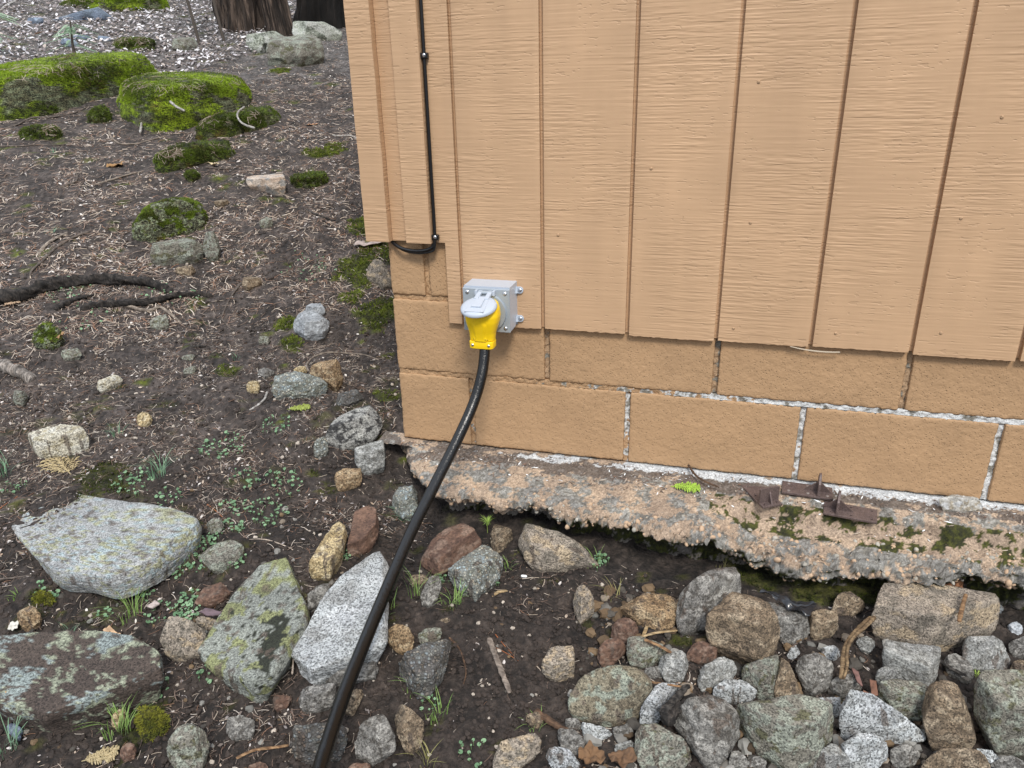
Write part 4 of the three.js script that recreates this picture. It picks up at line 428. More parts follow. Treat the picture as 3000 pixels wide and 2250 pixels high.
// ---------------------------------------------------------------- house corner
const house = thing('house', 'tan painted house corner with grooved siding above a concrete block foundation', 'house');
const GX = -0.0058, GP = 0.2032, SZ = 0.016, WALLTOP = 2.6;
const sub = (n, parent) => { const g = new THREE.Group(); g.name = n; parent.add(g); return g; };
{
  const siding = sub('siding', house);
  const gW = 0.0095;
  part('groove_backing', boxUV(box(-0.038, 2.6, 0.352, WALLTOP, 0.0005, 0.0035, 0.0005), 0.7), M.siding, siding).geometry;
  { // the narrow board beside the corner trim, notched below it
    const s = new THREE.Shape(); [[-0.12, 0.553], [-0.0425, 0.553], [-0.0425, 0.3515], [GX - gW / 2, 0.3505], [GX - gW / 2, WALLTOP], [-0.12, WALLTOP]].forEach(([x, y], i) => (i ? s.lineTo(x, y) : s.moveTo(x, y)));
    const g = new THREE.ExtrudeGeometry(s, { depth: 0.0098, bevelEnabled: true, bevelSize: 0.0012, bevelThickness: 0.0012, bevelSegments: 2 }); g.translate(0, 0, 0.005);
    part('siding_board', boxUV(g, 0.7), M.siding, siding);
  }
  for (let k = 0; k < 12; k++) {
    const x0 = GX + k * GP + gW / 2, x1 = GX + (k + 1) * GP - gW / 2, y0 = 0.350 + 0.002 * Math.sin(k * 2.1);
    const g = new THREE.BoxGeometry(x1 - x0, WALLTOP - y0, 0.0122, 30, 24, 2); g.translate((x0 + x1) / 2, (WALLTOP + y0) / 2, 0.0099);
    // ragged lower edge, slightly eased long edges
    warp(g, (x, y, z) => { const e = Math.min(x - x0, x1 - x); return [x, y < y0 + 1e-4 ? y + 0.0012 * N3(x * 60, k, 0) : y, z > 0.0155 ? z - (e < 0.001 ? 0.0012 : 0) : z]; });
    part('siding_board', boxUV(g, 0.7), M.siding, siding);
  }
  // nail heads just proud of the paint
  const nail = new THREE.LatheGeometry([[0, 0.0012], [0.0022, 0.001], [0.0032, 0.0002], [0.0036, -0.001]].map(([x, y]) => new THREE.Vector2(x, y)), 12); nail.rotateX(Math.PI / 2);
  for (const [x, y] of [[0.855, 0.385], [1.06, 0.4], [0.64, 0.382], [1.252, 0.372], [0.655, 0.62], [1.055, 0.64], [0.645, 0.9], [1.09, 0.83], [0.44, 0.73], [0.235, 0.58], [1.25, 0.56]]) part('nail_head', nail, M.siding, siding).position.set(x, y, SZ + 0.0006);
  // corner boards
  const trim = (x0, x1, z0, z1) => { const g = new THREE.BoxGeometry(x1 - x0, WALLTOP - 0.553, z1 - z0, 6, 80, 2); g.translate((x0 + x1) / 2, (WALLTOP + 0.553) / 2, (z0 + z1) / 2); warp(g, (x, y, z) => [x + 0.0008 * N3(y * 9, x * 40, 1), y, z + 0.0006 * N3(y * 14, x * 30, 2)]); return boxUV(g, 0.7, [0.31, 0.17]); };
  part('trim_board', trim(-0.242, -0.182, -0.03, 0.034), M.siding, house);
  part('trim_board', trim(-0.135, -0.072, 0.0175, 0.036), M.siding, house);
  part('trim_backing', trim(-0.181, -0.11, -0.02, 0.0125), M.siding, house);
  // the side wall running back from the corner
  part('side_siding', boxUV(box(-0.222, -0.203, 0.556, WALLTOP, -4.5, -0.031), 0.7), M.siding, house);
  // loose strip of paint hanging from the lower edge
  { const s = new THREE.Shape(); s.moveTo(0, 0); s.quadraticCurveTo(0.05, -0.012, 0.105, -0.006); s.lineTo(0.104, -0.004); s.quadraticCurveTo(0.05, -0.0085, 0, 0.0015); const g = new THREE.ExtrudeGeometry(s, { depth: 0.0012, bevelEnabled: false }); g.translate(0.765, 0.3475, 0.0145); part('peeling_paint', g, M.plain(0xcfc0aa), siding); }

  // concrete blocks, laid in half bond
  const wall = sub('block_wall', house);
  const CH = 0.2032, J = 0.0095;
  function block(x0, x1, y0, y1, z0, z1, seed, fine, chips = []) {
    const w = x1 - x0, h = y1 - y0, d = z1 - z0, st = fine ? 0.0042 : 0.03; let g = new THREE.BoxGeometry(w, h, d, Math.ceil(w / st), Math.ceil(h / st), Math.ceil(d / 0.03)); g.translate((x0 + x1) / 2, (y0 + y1) / 2, (z0 + z1) / 2);
    g.deleteAttribute('uv'); g.deleteAttribute('normal'); g = mergeVertices(g, 1e-5); const r = 0.005;
    warp(g, (x, y, z) => {
      const q = [clamp(x, x0 + r, x1 - r), clamp(y, y0 + r, y1 - r), clamp(z, z0 + r, z1 - r)]; let dx = x - q[0], dy = y - q[1], dz = z - q[2]; const l = Math.hypot(dx, dy, dz) || 1; dx /= l; dy /= l; dz /= l;
      const ed = Math.min(x - x0, x1 - x, y - y0, y1 - y) < 0.007 ? 1 : 0; let n = 0.0007 * fbm(x * 45, y * 45, z * 45 + seed, 2) + ed * 0.0028 * fbm(x * 38, y * 38, z * 38 + seed * 3, 3) - ed * 0.0006;
      for (const [a, b, ra, rb] of chips) { const e = Math.hypot((x - a) / ra, (y - b) / rb) + 0.45 * fbm(x * 55, y * 55, 5, 3); if (e < 1 && z > z1 - 0.002) n += -0.0016 + 0.0022 * N3(x * 260, y * 260, seed); }
      return [q[0] + dx * (r + n), q[1] + dy * (r + n), q[2] + dz * (r + n)];
    });
    return part('concrete_block', boxUV(g, 0.34, [seed * 0.37, seed * 0.61]), M.block, wall);
  }
  const C0 = -0.203, H = 0.4064;
  const chips = { '1,2': [[0.885, 0.335, 0.034, 0.022]], '1,1': [[0.34, 0.35, 0.03, 0.012]] };
  let sd = 1;
  for (let row = 0; row < 3; row++) { // front face
    const starts = row === 1 ? [C0, 0.203 + J / 2] : row === 0 ? [C0, 0 + J / 2] : [C0, -0.103 + J / 2];
    const first = [0 - J / 2, 0.203 - J / 2, -0.103 - J / 2][row];
    block(C0, first, row * CH + J / 2, (row + 1) * CH - J / 2, -0.19, 0, sd++, true);
    for (let k = 0; k < 5; k++) { const a = starts[1] + k * H; if (a > 2.2) break; block(a, a + H - J, row * CH + J / 2, (row + 1) * CH - J / 2, -0.19, 0.0008 * Math.sin(k * 5 + row * 2), sd++, k < 4 && row < 2 || k < 1, chips[row + ',' + k] || []); }
    for (let k = 0; k < 8; k++) block(C0 + 0.001, C0 + 0.19, row * CH + J / 2, (row + 1) * CH - J / 2, -0.2 - J / 2 - (k + 1) * H + J, -0.2 - k * H - J / 2, sd++, false);
  }
  // mortar, painted over at the corner and bare towards the right
  const paint = lin('#bf9b76'), bareM = lin('#e4e6e8'), greyM = lin('#8b877e');
  const mort = (x0, x1, y0, y1, zf, kind) => {
    let g = new THREE.BoxGeometry(x1 - x0, y1 - y0, 0.03, Math.max(3, Math.ceil((x1 - x0) / 0.003)), Math.max(4, Math.ceil((y1 - y0) / 0.003)), 1); g.translate((x0 + x1) / 2, (y0 + y1) / 2, zf - 0.015); g.deleteAttribute('uv'); g.deleteAttribute('normal'); g = mergeVertices(g, 1e-5);
    warp(g, (x, y, z) => [x, y, z > zf - 0.01 ? z + 0.0035 * fbm(x * 70, y * 70, 3, 3) - 0.004 * Math.max(0, fbm(x * 22, y * 22, 8, 2)) : z]);
    setCol(g, (x, y) => { const v = fbm(x * 30, y * 30, 1, 3), u = fbm(x * 90, y * 90, 2, 2); const white = kind === 'bed1' ? sst(0.32, 0.62, x + 0.6 * v) : kind === 'v0' ? sst(0.05, 0.2, x * 0.4 + 0.5 * v) : 0.0; let c = white + 0.35 * u > 0.42 ? mixc(bareM, greyM, sst(0.05, 0.35, v + u * 0.5)) : paint; if (kind === 'v1') c = v > 0.22 ? greyM : mixc(paint, greyM, 0.25); return c; });
    return part('mortar_joint', boxUV(g, 0.2), M.blockV, wall);
  };
  for (let row = 1; row < 3; row++) mort(C0 + 0.004, 2.25, row * CH - J / 2 - 0.003, row * CH + J / 2 + 0.003, row === 1 ? -0.0025 : -0.005, row === 1 ? 'bed1' : 'bed2');
  for (const x of [0, H, 2 * H, 3 * H, 4 * H]) mort(x - J / 2 - 0.003, x + J / 2 + 0.003, 0.004, CH - J / 2 - 0.0032, -0.0065, 'v0');
  for (const x of [0.203, 0.203 + H, 0.203 + 2 * H, 0.203 + 3 * H]) mort(x - J / 2 - 0.003, x + J / 2 + 0.003, CH + J / 2 + 0.0032, 2 * CH - J / 2 - 0.0032, -0.007, 'v1');
  mort(-0.103 - J / 2 - 0.003, -0.103 + J / 2 + 0.003, 2 * CH + J / 2 + 0.0032, 3 * CH, -0.007, 'v2');
  part('wall_core', box(C0 + 0.02, 2.5, -0.3, WALLTOP - 0.02, -0.16, -0.03), M.plain(0x8b877e), house);
  part('side_core', box(C0 + 0.02, C0 + 0.1, -0.3, WALLTOP - 0.03, -4.5, -0.17), M.plain(0x8b877e), house);
  // sheet roof out of sight overhead keeps the shell closed
}
// footing: a rough poured ledge under the wall
const jag = (x, w, s) => { const i = Math.floor(x / w), t = x / w - i; return mix(hsh(i, s, 5), hsh(i + 1, s, 5), t); }; // angular breaks
const ZF = [[-0.27, -0.09], [-0.231, -0.036], [-0.152, 0.085], [-0.104, 0.138], [-0.023, 0.2], [0.064, 0.21], [0.147, 0.212], [0.197, 0.187], [0.246, 0.2], [0.322, 0.235], [0.387, 0.237], [0.451, 0.243], [0.535, 0.262], [0.6, 0.255], [0.677, 0.235], [0.736, 0.225], [0.803, 0.245], [0.888, 0.245], [0.986, 0.215], [1.075, 0.225], [1.175, 0.185], [1.28, 0.18], [2.5, 0.18]];
const lipZ = (x) => lerpT(ZF, x) + 0.024 * (jag(x, 0.034, 3) - 0.5) + 0.013 * (jag(x, 0.011, 8) - 0.5) + 0.003 * N3(x * 120, 2, 2);
function ledgeProfile(x) {
  const f = lipZ(x), w = sst(0.6, 0.74, x), k = 0.092 + 0.02 * N3(x * 9, 4, 4) + 0.006 * N3(x * 40, 4, 4), th = 0.006 * N3(x * 8, 7, 7);
  const A = [[-0.03, 0.003], [0.0, 0.001], [0.03, -0.004], [f * 0.5, -0.011], [f * 0.88, -0.021], [f, -0.03], [f + 0.003, -0.042 + th], [f - 0.012, -0.056 + th], [f - 0.055, -0.064 + th], [f - 0.085, -0.085], [f - 0.1, -0.3]];
  const B = [[-0.03, 0.003], [0.0, 0.001], [0.03, -0.005], [k, -0.02], [k + 0.012, -0.05], [k + 0.04, -0.058], [f, -0.072], [f + 0.004, -0.094 + th], [f - 0.02, -0.112 + th], [f - 0.06, -0.122], [f - 0.075, -0.3]];
  return A.map((a, i) => [mix(a[0], B[i][0], w), mix(a[1], B[i][1], w)]);
}
const ledgeTop = (x, z) => { const P = ledgeProfile(x); for (let i = 1; i < 8; i++) if (z <= P[i][0]) return mix(P[i - 1][1], P[i][1], clamp((z - P[i - 1][0]) / (P[i][0] - P[i - 1][0] + 1e-9))); return null; };
{
  const nx = 760, nv = 150, x0 = -0.27, x1 = 2.3, pos = [], idx = [];
  for (let i = 0; i <= nx; i++) {
    const x = x0 + (x1 - x0) * Math.pow(i / nx, 1.15), P = ledgeProfile(x), L = [0]; for (let k = 1; k < P.length; k++) L.push(L[k - 1] + Math.hypot(P[k][0] - P[k - 1][0], P[k][1] - P[k - 1][1]));
    for (let j = 0; j <= nv; j++) {
      const l = L[L.length - 1] * j / nv; let k = 1; while (k < L.length - 1 && l > L[k]) k++; const t = (l - L[k - 1]) / (L[k] - L[k - 1]); let z = mix(P[k - 1][0], P[k][0], t), y = mix(P[k - 1][1], P[k][1], t);
      const rough = sst(0.3, 0.5, j / nv) * (1 - sst(0.8, 0.95, j / nv)), wf = sst(0.0, 0.03, z), n = 0.9 - 2.4 * Math.abs(fbm(x * 17, y * 17, z * 17, 3)), n2 = fbm(x * 80 + 3, y * 110 + l * 40, z * 80, 3);
      const lo = 1 - 0.85 * sst(0.5, 0.6, j / nv); y += wf * lo * (0.003 + 0.009 * rough) * n + wf * lo * (0.002 + 0.006 * rough) * n2; z += rough * (0.016 * fbm(x * 18 + 5, y * 30, z * 18, 3) + 0.006 * n2);
      if (rough > 0.3) { const c = fbm(x * 7 + 2, y * 9, 4, 2); if (c > 0.26) { y -= 0.03 * (c - 0.26) * rough; } }
      pos.push(x, y, z);
    }
  }
  for (let i = 0; i < nx; i++) for (let j = 0; j < nv; j++) { const o = i * (nv + 1) + j; idx.push(o, o + 1, o + nv + 1, o + 1, o + nv + 2, o + nv + 1); }
  let g = new THREE.BufferGeometry(); g.setAttribute('position', new THREE.Float32BufferAttribute(pos, 3)); g.setIndex(idx); g.computeVertexNormals();
  const paint = lin('#c4ad96'), conc = lin('#aaa8a2'), dirt = lin('#786c62'), white = lin('#e4e8ea'), mossd = lin('#33361a'), mossg = lin('#55581f');
  setCol(g, (x, y, z, a, ny) => {
    const v = fbm(x * 14, y * 14, z * 14, 4), u = fbm(x * 55, y * 55, z * 55, 3), q = fbm(x * 5 + 3, 1, z * 9, 3), f = lipZ(x), edge = sst(f - 0.12, f - 0.02, z);
    let c = paint;
    if (v + 0.5 * u + 0.25 * edge * sst(-0.03, -0.09, y) > 0.08) c = mixc(conc, lin('#85827a'), sst(-0.1, 0.3, u));
    if (z < 0.085 - 0.03 * sst(0.6, 0.8, x) && z + 0.06 * v > 0.0 && q + 0.5 * u > -0.22 + 0.3 * sst(0.05, 0.11, z)) c = mixc(dirt, lin('#8a8078'), sst(0, 0.4, u));
    if (x > 0.1 && z < 0.022 + 0.022 * q + 0.012 * u && q + 0.6 * v > (x > 0.4 ? -0.32 : 0.05)) c = white;
    const mz = sst(0.62, 0.7, x) * (z > 0.085 && z < 0.155 ? 1 : 0);
    if (mz && v + 0.4 * u > 0.0) c = mixc(mossd, mossg, sst(-0.2, 0.3, u));
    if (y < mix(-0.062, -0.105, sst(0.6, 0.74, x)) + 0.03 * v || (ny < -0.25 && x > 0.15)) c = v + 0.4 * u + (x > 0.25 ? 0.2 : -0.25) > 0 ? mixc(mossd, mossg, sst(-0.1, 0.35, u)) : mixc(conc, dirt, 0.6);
    return c;
  });
  const m = part('footing', boxUV(g, 0.3), M.footing, house); m.userData.label = 'rough broken concrete ledge with peeling tan paint and moss';
  // aggregate stones standing out of the broken edge
  const R = rng(31), pg = new THREE.IcosahedronGeometry(1, 1), n = 800, im = new THREE.InstancedMesh(pg, M.plain(0xffffff, 0.85), n), mt = new THREE.Matrix4(), col = new THREE.Color(); let k = 0;
  while (k < n) {
    const x = mix(-0.2, 1.7, R()), j = Math.floor(mix(53, 97, R())), i = Math.round(nx * Math.pow((x - x0) / (x1 - x0), 1 / 1.15)), o = (i * (nv + 1) + j) * 3; if (fbm(x * 7, j * 0.1, 2, 2) < -0.08) continue;
    const r = mix(0.0018, 0.007, R() ** 2.2); mt.makeRotationFromEuler(new THREE.Euler(R() * 6, R() * 6, R() * 6)).scale(new THREE.Vector3(r * mix(0.8, 1.4, R()), r * 0.8, r)); mt.setPosition(pos[o], pos[o + 1] - r * 0.35, pos[o + 2] - r * 0.3);
    im.setMatrixAt(k, mt); const t = R(); im.setColorAt(k, t < 0.62 ? col.set('#b89d82') : t < 0.85 ? col.set('#9b978d') : col.set('#aca79c')); k++;
  }
  im.name = 'aggregate_stones'; im.userData.kind = 'stuff'; im.castShadow = im.receiveShadow = true; m.add(im);
}

// ---------------------------------------------------------------- outlet box, plug and cord
const MET = M.plain(0xa4adb5, 0.38, { metalness: 0.2 }), MET2 = M.plain(0xb6c0cd, 0.36, { metalness: 0.08 }), LID = M.plain(0xb4bdc9, 0.42), SCREW = M.plain(0xc8cace, 0.25, { metalness: 0.9 }), YEL = new THREE.MeshPhysicalMaterial({ color: 0xf9d012, roughness: 0.42, clearcoat: 0.15, clearcoatRoughness: 0.4 });
const screwGeo = (r) => { const g = new THREE.LatheGeometry([[0, 0.5], [0.45, 0.44], [0.8, 0.25], [1, 0]].map(([x, y]) => new THREE.Vector2(x * r, y * r)), 16); g.rotateX(Math.PI / 2); const s1 = box(-r * 0.6, r * 0.6, -r * 0.09, r * 0.09, r * 0.4, r * 0.52, 0.00005), s2 = s1.clone().rotateZ(Math.PI / 2); return merge([g, s1, s2.translate(0, 0, 0.00003)]); };
{
  const b = thing('outlet_box', 'grey metal outdoor outlet box with a flip lid screwed to the siding', 'outlet box', [0.0775, 0.413, SZ]);
  // local frame: centre of the back face; face 0.113 wide, 0.108 tall, 0.066 deep
  const D = 0.062, W = 0.0565, H = 0.0535;
  const sh = new THREE.Shape(); sh.moveTo(0, -H); sh.lineTo(0, H); sh.lineTo(D, H); sh.lineTo(D, -H); sh.lineTo(0.02, -H + 0.001); sh.lineTo(0, -H + 0.018); // side outline, cut back at the lower rear
  const side = new THREE.ExtrudeGeometry(sh, { depth: 2 * W - 0.004, bevelEnabled: true, bevelSize: 0.001, bevelThickness: 0.002, bevelSegments: 3, steps: 1 }); side.rotateY(-Math.PI / 2); side.translate(W - 0.002, 0, 0);
  part('body', merge([side]), MET2, b);
  const plate = part('cover_plate', box(-W - 0.001, W + 0.001, -H - 0.001, H - 0.003, D + 0.002, D + 0.0065, 0.0018), MET, b);
  for (const [x, y] of [[-0.046, 0.04], [0.046, 0.04], [-0.046, -0.044], [0.046, -0.044]]) part('screw', screwGeo(0.0052), SCREW, b).position.set(x, y, D + 0.0065);
  const ring = new THREE.CylinderGeometry(0.0445, 0.0455, 0.007, 48); ring.rotateX(Math.PI / 2); ring.translate(0.004, -0.006, D + 0.0098); part('receptacle_ring', ring, MET, b);
  for (const y of [0.033, -0.038]) {
    const s = new THREE.Shape(); s.moveTo(0, -0.0075); s.lineTo(0.0085, -0.0075); s.absarc(0.0085, 0, 0.0075, -Math.PI / 2, Math.PI / 2); s.lineTo(0, 0.0075); const g = new THREE.ExtrudeGeometry(s, { depth: 0.003, bevelEnabled: true, bevelSize: 0.0008, bevelThickness: 0.0008, bevelSegments: 2 });
    g.translate(W, y, 0.0015); const boss = new THREE.CylinderGeometry(0.0035, 0.006, 0.012, 16); boss.translate(W - 0.001, y, 0.008); const e = part('mounting_ear', merge([g, boss]), MET2, b); part('screw', screwGeo(0.0052), SCREW, e).position.set(W + 0.0088, y, 0.0053);
    const g2 = g.clone(); g2.rotateZ(Math.PI); 
  }
  // flip lid, raised and lying on the plug
  const lid = sub('lid', b); lid.position.set(0.0, 0.0425, D + 0.012); lid.rotation.set(0.27, -0.03, 0.03);
  const disc = new THREE.LatheGeometry([[0, 0.0035], [0.026, 0.0035], [0.036, 0.0022], [0.0415, -0.001], [0.0425, -0.007], [0.0405, -0.0075], [0.034, -0.001], [0, -0.001]].map(([x, y]) => new THREE.Vector2(x, y)), 56); disc.scale(1, 1, 1.0); disc.translate(0, -0.004, 0.05);
  part('cover', merge([disc]), LID, lid);
  for (const s of [-1, 1]) part('hinge_arm', box(s * 0.0125 - 0.0055, s * 0.0125 + 0.0055, -0.0045, 0.003, -0.006, 0.03, 0.0018), LID, lid);
  const pin = new THREE.CylinderGeometry(0.0042, 0.0042, 0.034, 20); pin.rotateZ(Math.PI / 2); part('hinge_pin', pin, MET, lid);
  const pad = (w0, w1, z0, z1, y0, y1) => { const s = new THREE.Shape(); s.moveTo(-w0, -z0); s.lineTo(w0, -z0); s.lineTo(w1, -z1); s.lineTo(-w1, -z1); const g = new THREE.ExtrudeGeometry(s, { depth: y1 - y0, bevelEnabled: true, bevelSize: 0.0012, bevelThickness: 0.0012, bevelSegments: 2 }); g.rotateX(-Math.PI / 2); g.translate(0, y0, 0); return g; };
  part('raised_panel', pad(0.017, 0.022, 0.018, 0.082, -0.002, -0.0006), LID, lid); part('grip', pad(0.0095, 0.0105, 0.034, 0.066, -0.0005, 0.0035), LID, lid);
  // hinge posts on the plate
  for (const s of [-1, 1]) part('hinge_post', box(s * 0.0215 - 0.003, s * 0.0215 + 0.003, 0.036, 0.048, D + 0.006, D + 0.017, 0.0012), LID, b);
}
{
  const c = thing('power_cord', 'thick black power cord with a yellow plug hanging from the outlet box', 'power cord');
  // plug: lofted rounded sections, top to bottom [y, centre x, half width, back z, front z]
  const S = [[0.443, 0.0805, 0.028, 0.094, 0.128], [0.438, 0.0805, 0.034, 0.091, 0.141], [0.425, 0.0805, 0.0385, 0.09, 0.149], [0.408, 0.0805, 0.0402, 0.09, 0.1515], [0.392, 0.080, 0.0385, 0.09, 0.1505], [0.376, 0.0795, 0.0345, 0.094, 0.147], [0.362, 0.079, 0.0308, 0.099, 0.1435], [0.349, 0.0785, 0.0298, 0.102, 0.141], [0.342, 0.0785, 0.0292, 0.103, 0.1405], [0.3405, 0.0785, 0.027, 0.105, 0.138]];
  const loft = (S, pw = 4.2, seg = 48, ridge = 0) => { const pos = [], idx = []; S.forEach(([y, cx, hw, zb, zf], r) => { for (let i = 0; i < seg; i++) { const a = i / seg * 2 * Math.PI, ca = Math.cos(a), sa = Math.sin(a), k = Math.pow(Math.pow(Math.abs(ca), pw) + Math.pow(Math.abs(sa), pw), -1 / pw); const x = cx + hw * ca * k; let z = (zb + zf) / 2 + (zf - zb) / 2 * sa * k; if (ridge && sa > 0 && Math.abs(x - cx) < 0.0135) z += ridge; pos.push(x, y, z); } }); for (let r = 0; r < S.length - 1; r++) for (let i = 0; i < seg; i++) { const a = r * seg + i, b = r * seg + (i + 1) % seg; idx.push(a, b, a + seg, b, b + seg, a + seg); } for (const [r, f] of [[0, 0], [S.length - 1, 1]]) { const m = pos.length / 3; pos.push(S[r][1], S[r][0], (S[r][3] + S[r][4]) / 2); for (let i = 0; i < seg; i++) { const a = r * seg + i, b = r * seg + (i + 1) % seg; f ? idx.push(a, b, m) : idx.push(b, a, m); } } const g = new THREE.BufferGeometry(); g.setAttribute('position', new THREE.Float32BufferAttribute(pos, 3)); g.setIndex(idx); g.computeVertexNormals(); return g; };
  const PY = (y) => 0.443 - (0.443 - y) * 0.891; S.forEach((r) => (r[0] = PY(r[0])));
  // interpolate rows for a smooth body
  const dense = []; for (let i = 0; i < S.length - 1; i++) for (let k = 0; k < 4; k++) dense.push(S[i].map((v, j) => mix(v, S[i + 1][j], k / 4))); dense.push(S[S.length - 1]);
  const plug = part('plug', loft(dense, 3.0, 72, 0.003), YEL, c);
  part('clamp', loft([[0.3403, 0.0785, 0.0275, 0.106, 0.139], [0.339, 0.0785, 0.0296, 0.104, 0.1415], [0.322, 0.0785, 0.0292, 0.1045, 0.1415], [0.3195, 0.0785, 0.027, 0.107, 0.139]].map((r) => [PY(r[0]), ...r.slice(1)]), 5), YEL, plug);
  for (const s of [-1, 1]) part('screw', screwGeo(0.0036), SCREW, plug).position.set(0.0785 + s * 0.0195, PY(0.3305), 0.1412);
  { // black scuffs on the plug's nose
    const R = rng(5), im = []; for (let i = 0; i < 26; i++) { const x = 0.0785 + mix(-0.017, 0.017, R()), y = PY(0.3465) + 0.005 * R() * (1 - Math.abs(x - 0.0785) / 0.02), row = dense.find((d) => d[0] <= y), z = row[4] + (Math.abs(x - row[1]) < 0.0125 ? 0.00235 : -0.0006); const g = new THREE.CircleGeometry(mix(0.0008, 0.0022, R()), 7); g.scale(1.7, 0.6, 1); g.rotateX(-0.22); g.translate(x, y, z + 0.0001 + i * 0.00001); im.push(g); } part('scuff_marks', merge(im), M.plain(0x6a5212, 0.8), plug); }
  const cab = part('cable', boxUV(tube(CABLE, 0.0126, 180, 24, 0.012), 0.25), new THREE.MeshPhysicalMaterial({ color: 0x040506, roughness: 0.26, bumpMap: T.fine[1], bumpScale: 0.0009 }), c);
}
{ // thin wire clipped beside the corner board
  const w = thing('wall_wire', 'thin black wire clipped down the corner trim and looping under it', 'wire');
  const BLK = M.plain(0x101114, 0.4), x = -0.066, pts = [[-0.063, 2.5, 0.022], [-0.0645, 1.6, 0.022], [-0.0655, 1.0, 0.022], [-0.066, 0.7, 0.022], [-0.066, 0.575, 0.023], [-0.067, 0.553, 0.025], [-0.075, 0.541, 0.026], [-0.095, 0.534, 0.026], [-0.125, 0.532, 0.024], [-0.155, 0.536, 0.02], [-0.18, 0.546, 0.012], [-0.2, 0.553, -0.012]];
  part('wire', tube(pts, 0.0042, 160, 10), BLK, w);
  const ins = pts.map((p, i) => [p[0] + (i > 5 ? 0.004 : 0.001), p[1] - (i > 5 ? 0.0055 : 0), p[2] - 0.002]).slice(4); part('wire', tube(ins, 0.003, 60, 8), BLK, w);
  for (const y of [0.967, 0.567]) { const cl = part('clip', box(-0.0755, -0.0555, y - 0.006, y + 0.006, 0.017, 0.0285, 0.002), BLK, w); part('screw', screwGeo(0.0042), SCREW, cl).position.set(-0.0635, y + 0.001, 0.0286); }
}
{ // three rusty brown brackets lying on the ledge
  const BR = tm('fine', 0.0012, { color: 0x7d6c68, roughness: 0.5, metalness: 0.2 });
  const bracket = (label, x, z, yaw, len, fin, bolts, tilt = 0, finSide = 0) => {
    const b = thing('bracket', label, 'bracket', [x, ledgeTop(x, z) + 0.004, z]); b.rotation.set(tilt, yaw, 0);
    const s = new THREE.Shape(); s.moveTo(-len, -0.024); s.lineTo(len, -0.024); s.lineTo(len, 0.024); s.lineTo(-len, 0.024); s.closePath();
    const holes = []; for (let k = 0; k < 3; k++) for (const e of [-1, 1]) holes.push([mix(-len * 0.75, len * 0.8, k / 2), e * 0.0155]);
    if (!bolts) for (const [hx, hy] of holes) { const h = new THREE.Path(); h.absellipse(hx, hy, 0.0042, 0.003, 0, Math.PI * 2); s.holes.push(h); }
    const g = new THREE.ExtrudeGeometry(s, { depth: 0.004, bevelEnabled: true, bevelSize: 0.001, bevelThickness: 0.0008, bevelSegments: 2, curveSegments: 10 }); g.rotateX(-Math.PI / 2); part('base_plate', boxUV(g, 0.15), BR, b);
    const f = new THREE.Shape(); f.moveTo(-0.024, 0); f.lineTo(0.024, 0); if (fin) { f.lineTo(0.02, 0.03); f.lineTo(0.004, 0.047); f.lineTo(-0.004, 0.047); f.lineTo(-0.02, 0.03); } else { f.lineTo(0.024, 0.034); f.lineTo(0.02, 0.037); f.lineTo(-0.02, 0.037); f.lineTo(-0.024, 0.034); }
    const fg = new THREE.ExtrudeGeometry(f, { depth: 0.004, bevelEnabled: true, bevelSize: 0.0008, bevelThickness: 0.0006, bevelSegments: 2 }); fg.rotateY(Math.PI / 2); fg.translate(finSide, 0.0045, 0); part('upright_plate', boxUV(fg, 0.15), BR, b);
    for (const e of [-1, 1]) { const r = new THREE.Shape(); r.moveTo(0, 0); r.lineTo(e * (e > 0 ? Math.min(0.032, len - finSide - 0.006) : 0.03), 0); r.lineTo(0, 0.026); const rg = new THREE.ExtrudeGeometry(r, { depth: 0.0035, bevelEnabled: false }); rg.translate(finSide + (e > 0 ? 0.0046 : -0.0006), 0.005, -0.00175); part('rib', boxUV(rg, 0.15), BR, b); }
    if (bolts) for (const [hx, hy] of holes) { const d = new THREE.SphereGeometry(0.0042, 12, 6, 0, 6.3, 0, 1.4); d.scale(1, 0.45, 1); part('rivet', d, M.plain(0x8d8480, 0.5, { metalness: 0.4 }), b).position.set(hx, 0.0048, -hy); }
  };
  bracket('left rusty brown bracket on the ledge, turned end-on with a square upright plate', 0.736, 0.066, -1.05, 0.05, false, false, 0.04, 0.03);
  bracket('rear rusty brown bracket on the ledge with rivets, set against the wall', 0.84, 0.035, -0.06, 0.055, true, true, 0.06, 0.022);
  bracket('right rusty brown bracket on the ledge, nearest its broken edge', 0.93, 0.088, -0.12, 0.055, true, false, 0.1, -0.03);
}

// ---------------------------------------------------------------- rocks
const cool = (c, m) => (m ? c : [c[0] * 0.96, c[1], c[2] * 1.05]);
const ICO = {};
const ico = (n) => { if (!ICO[n]) { const g = new THREE.IcosahedronGeometry(1, n); g.deleteAttribute('uv'); g.deleteAttribute('normal'); ICO[n] = mergeVertices(g, 1e-5); } return ICO[n].clone(); };
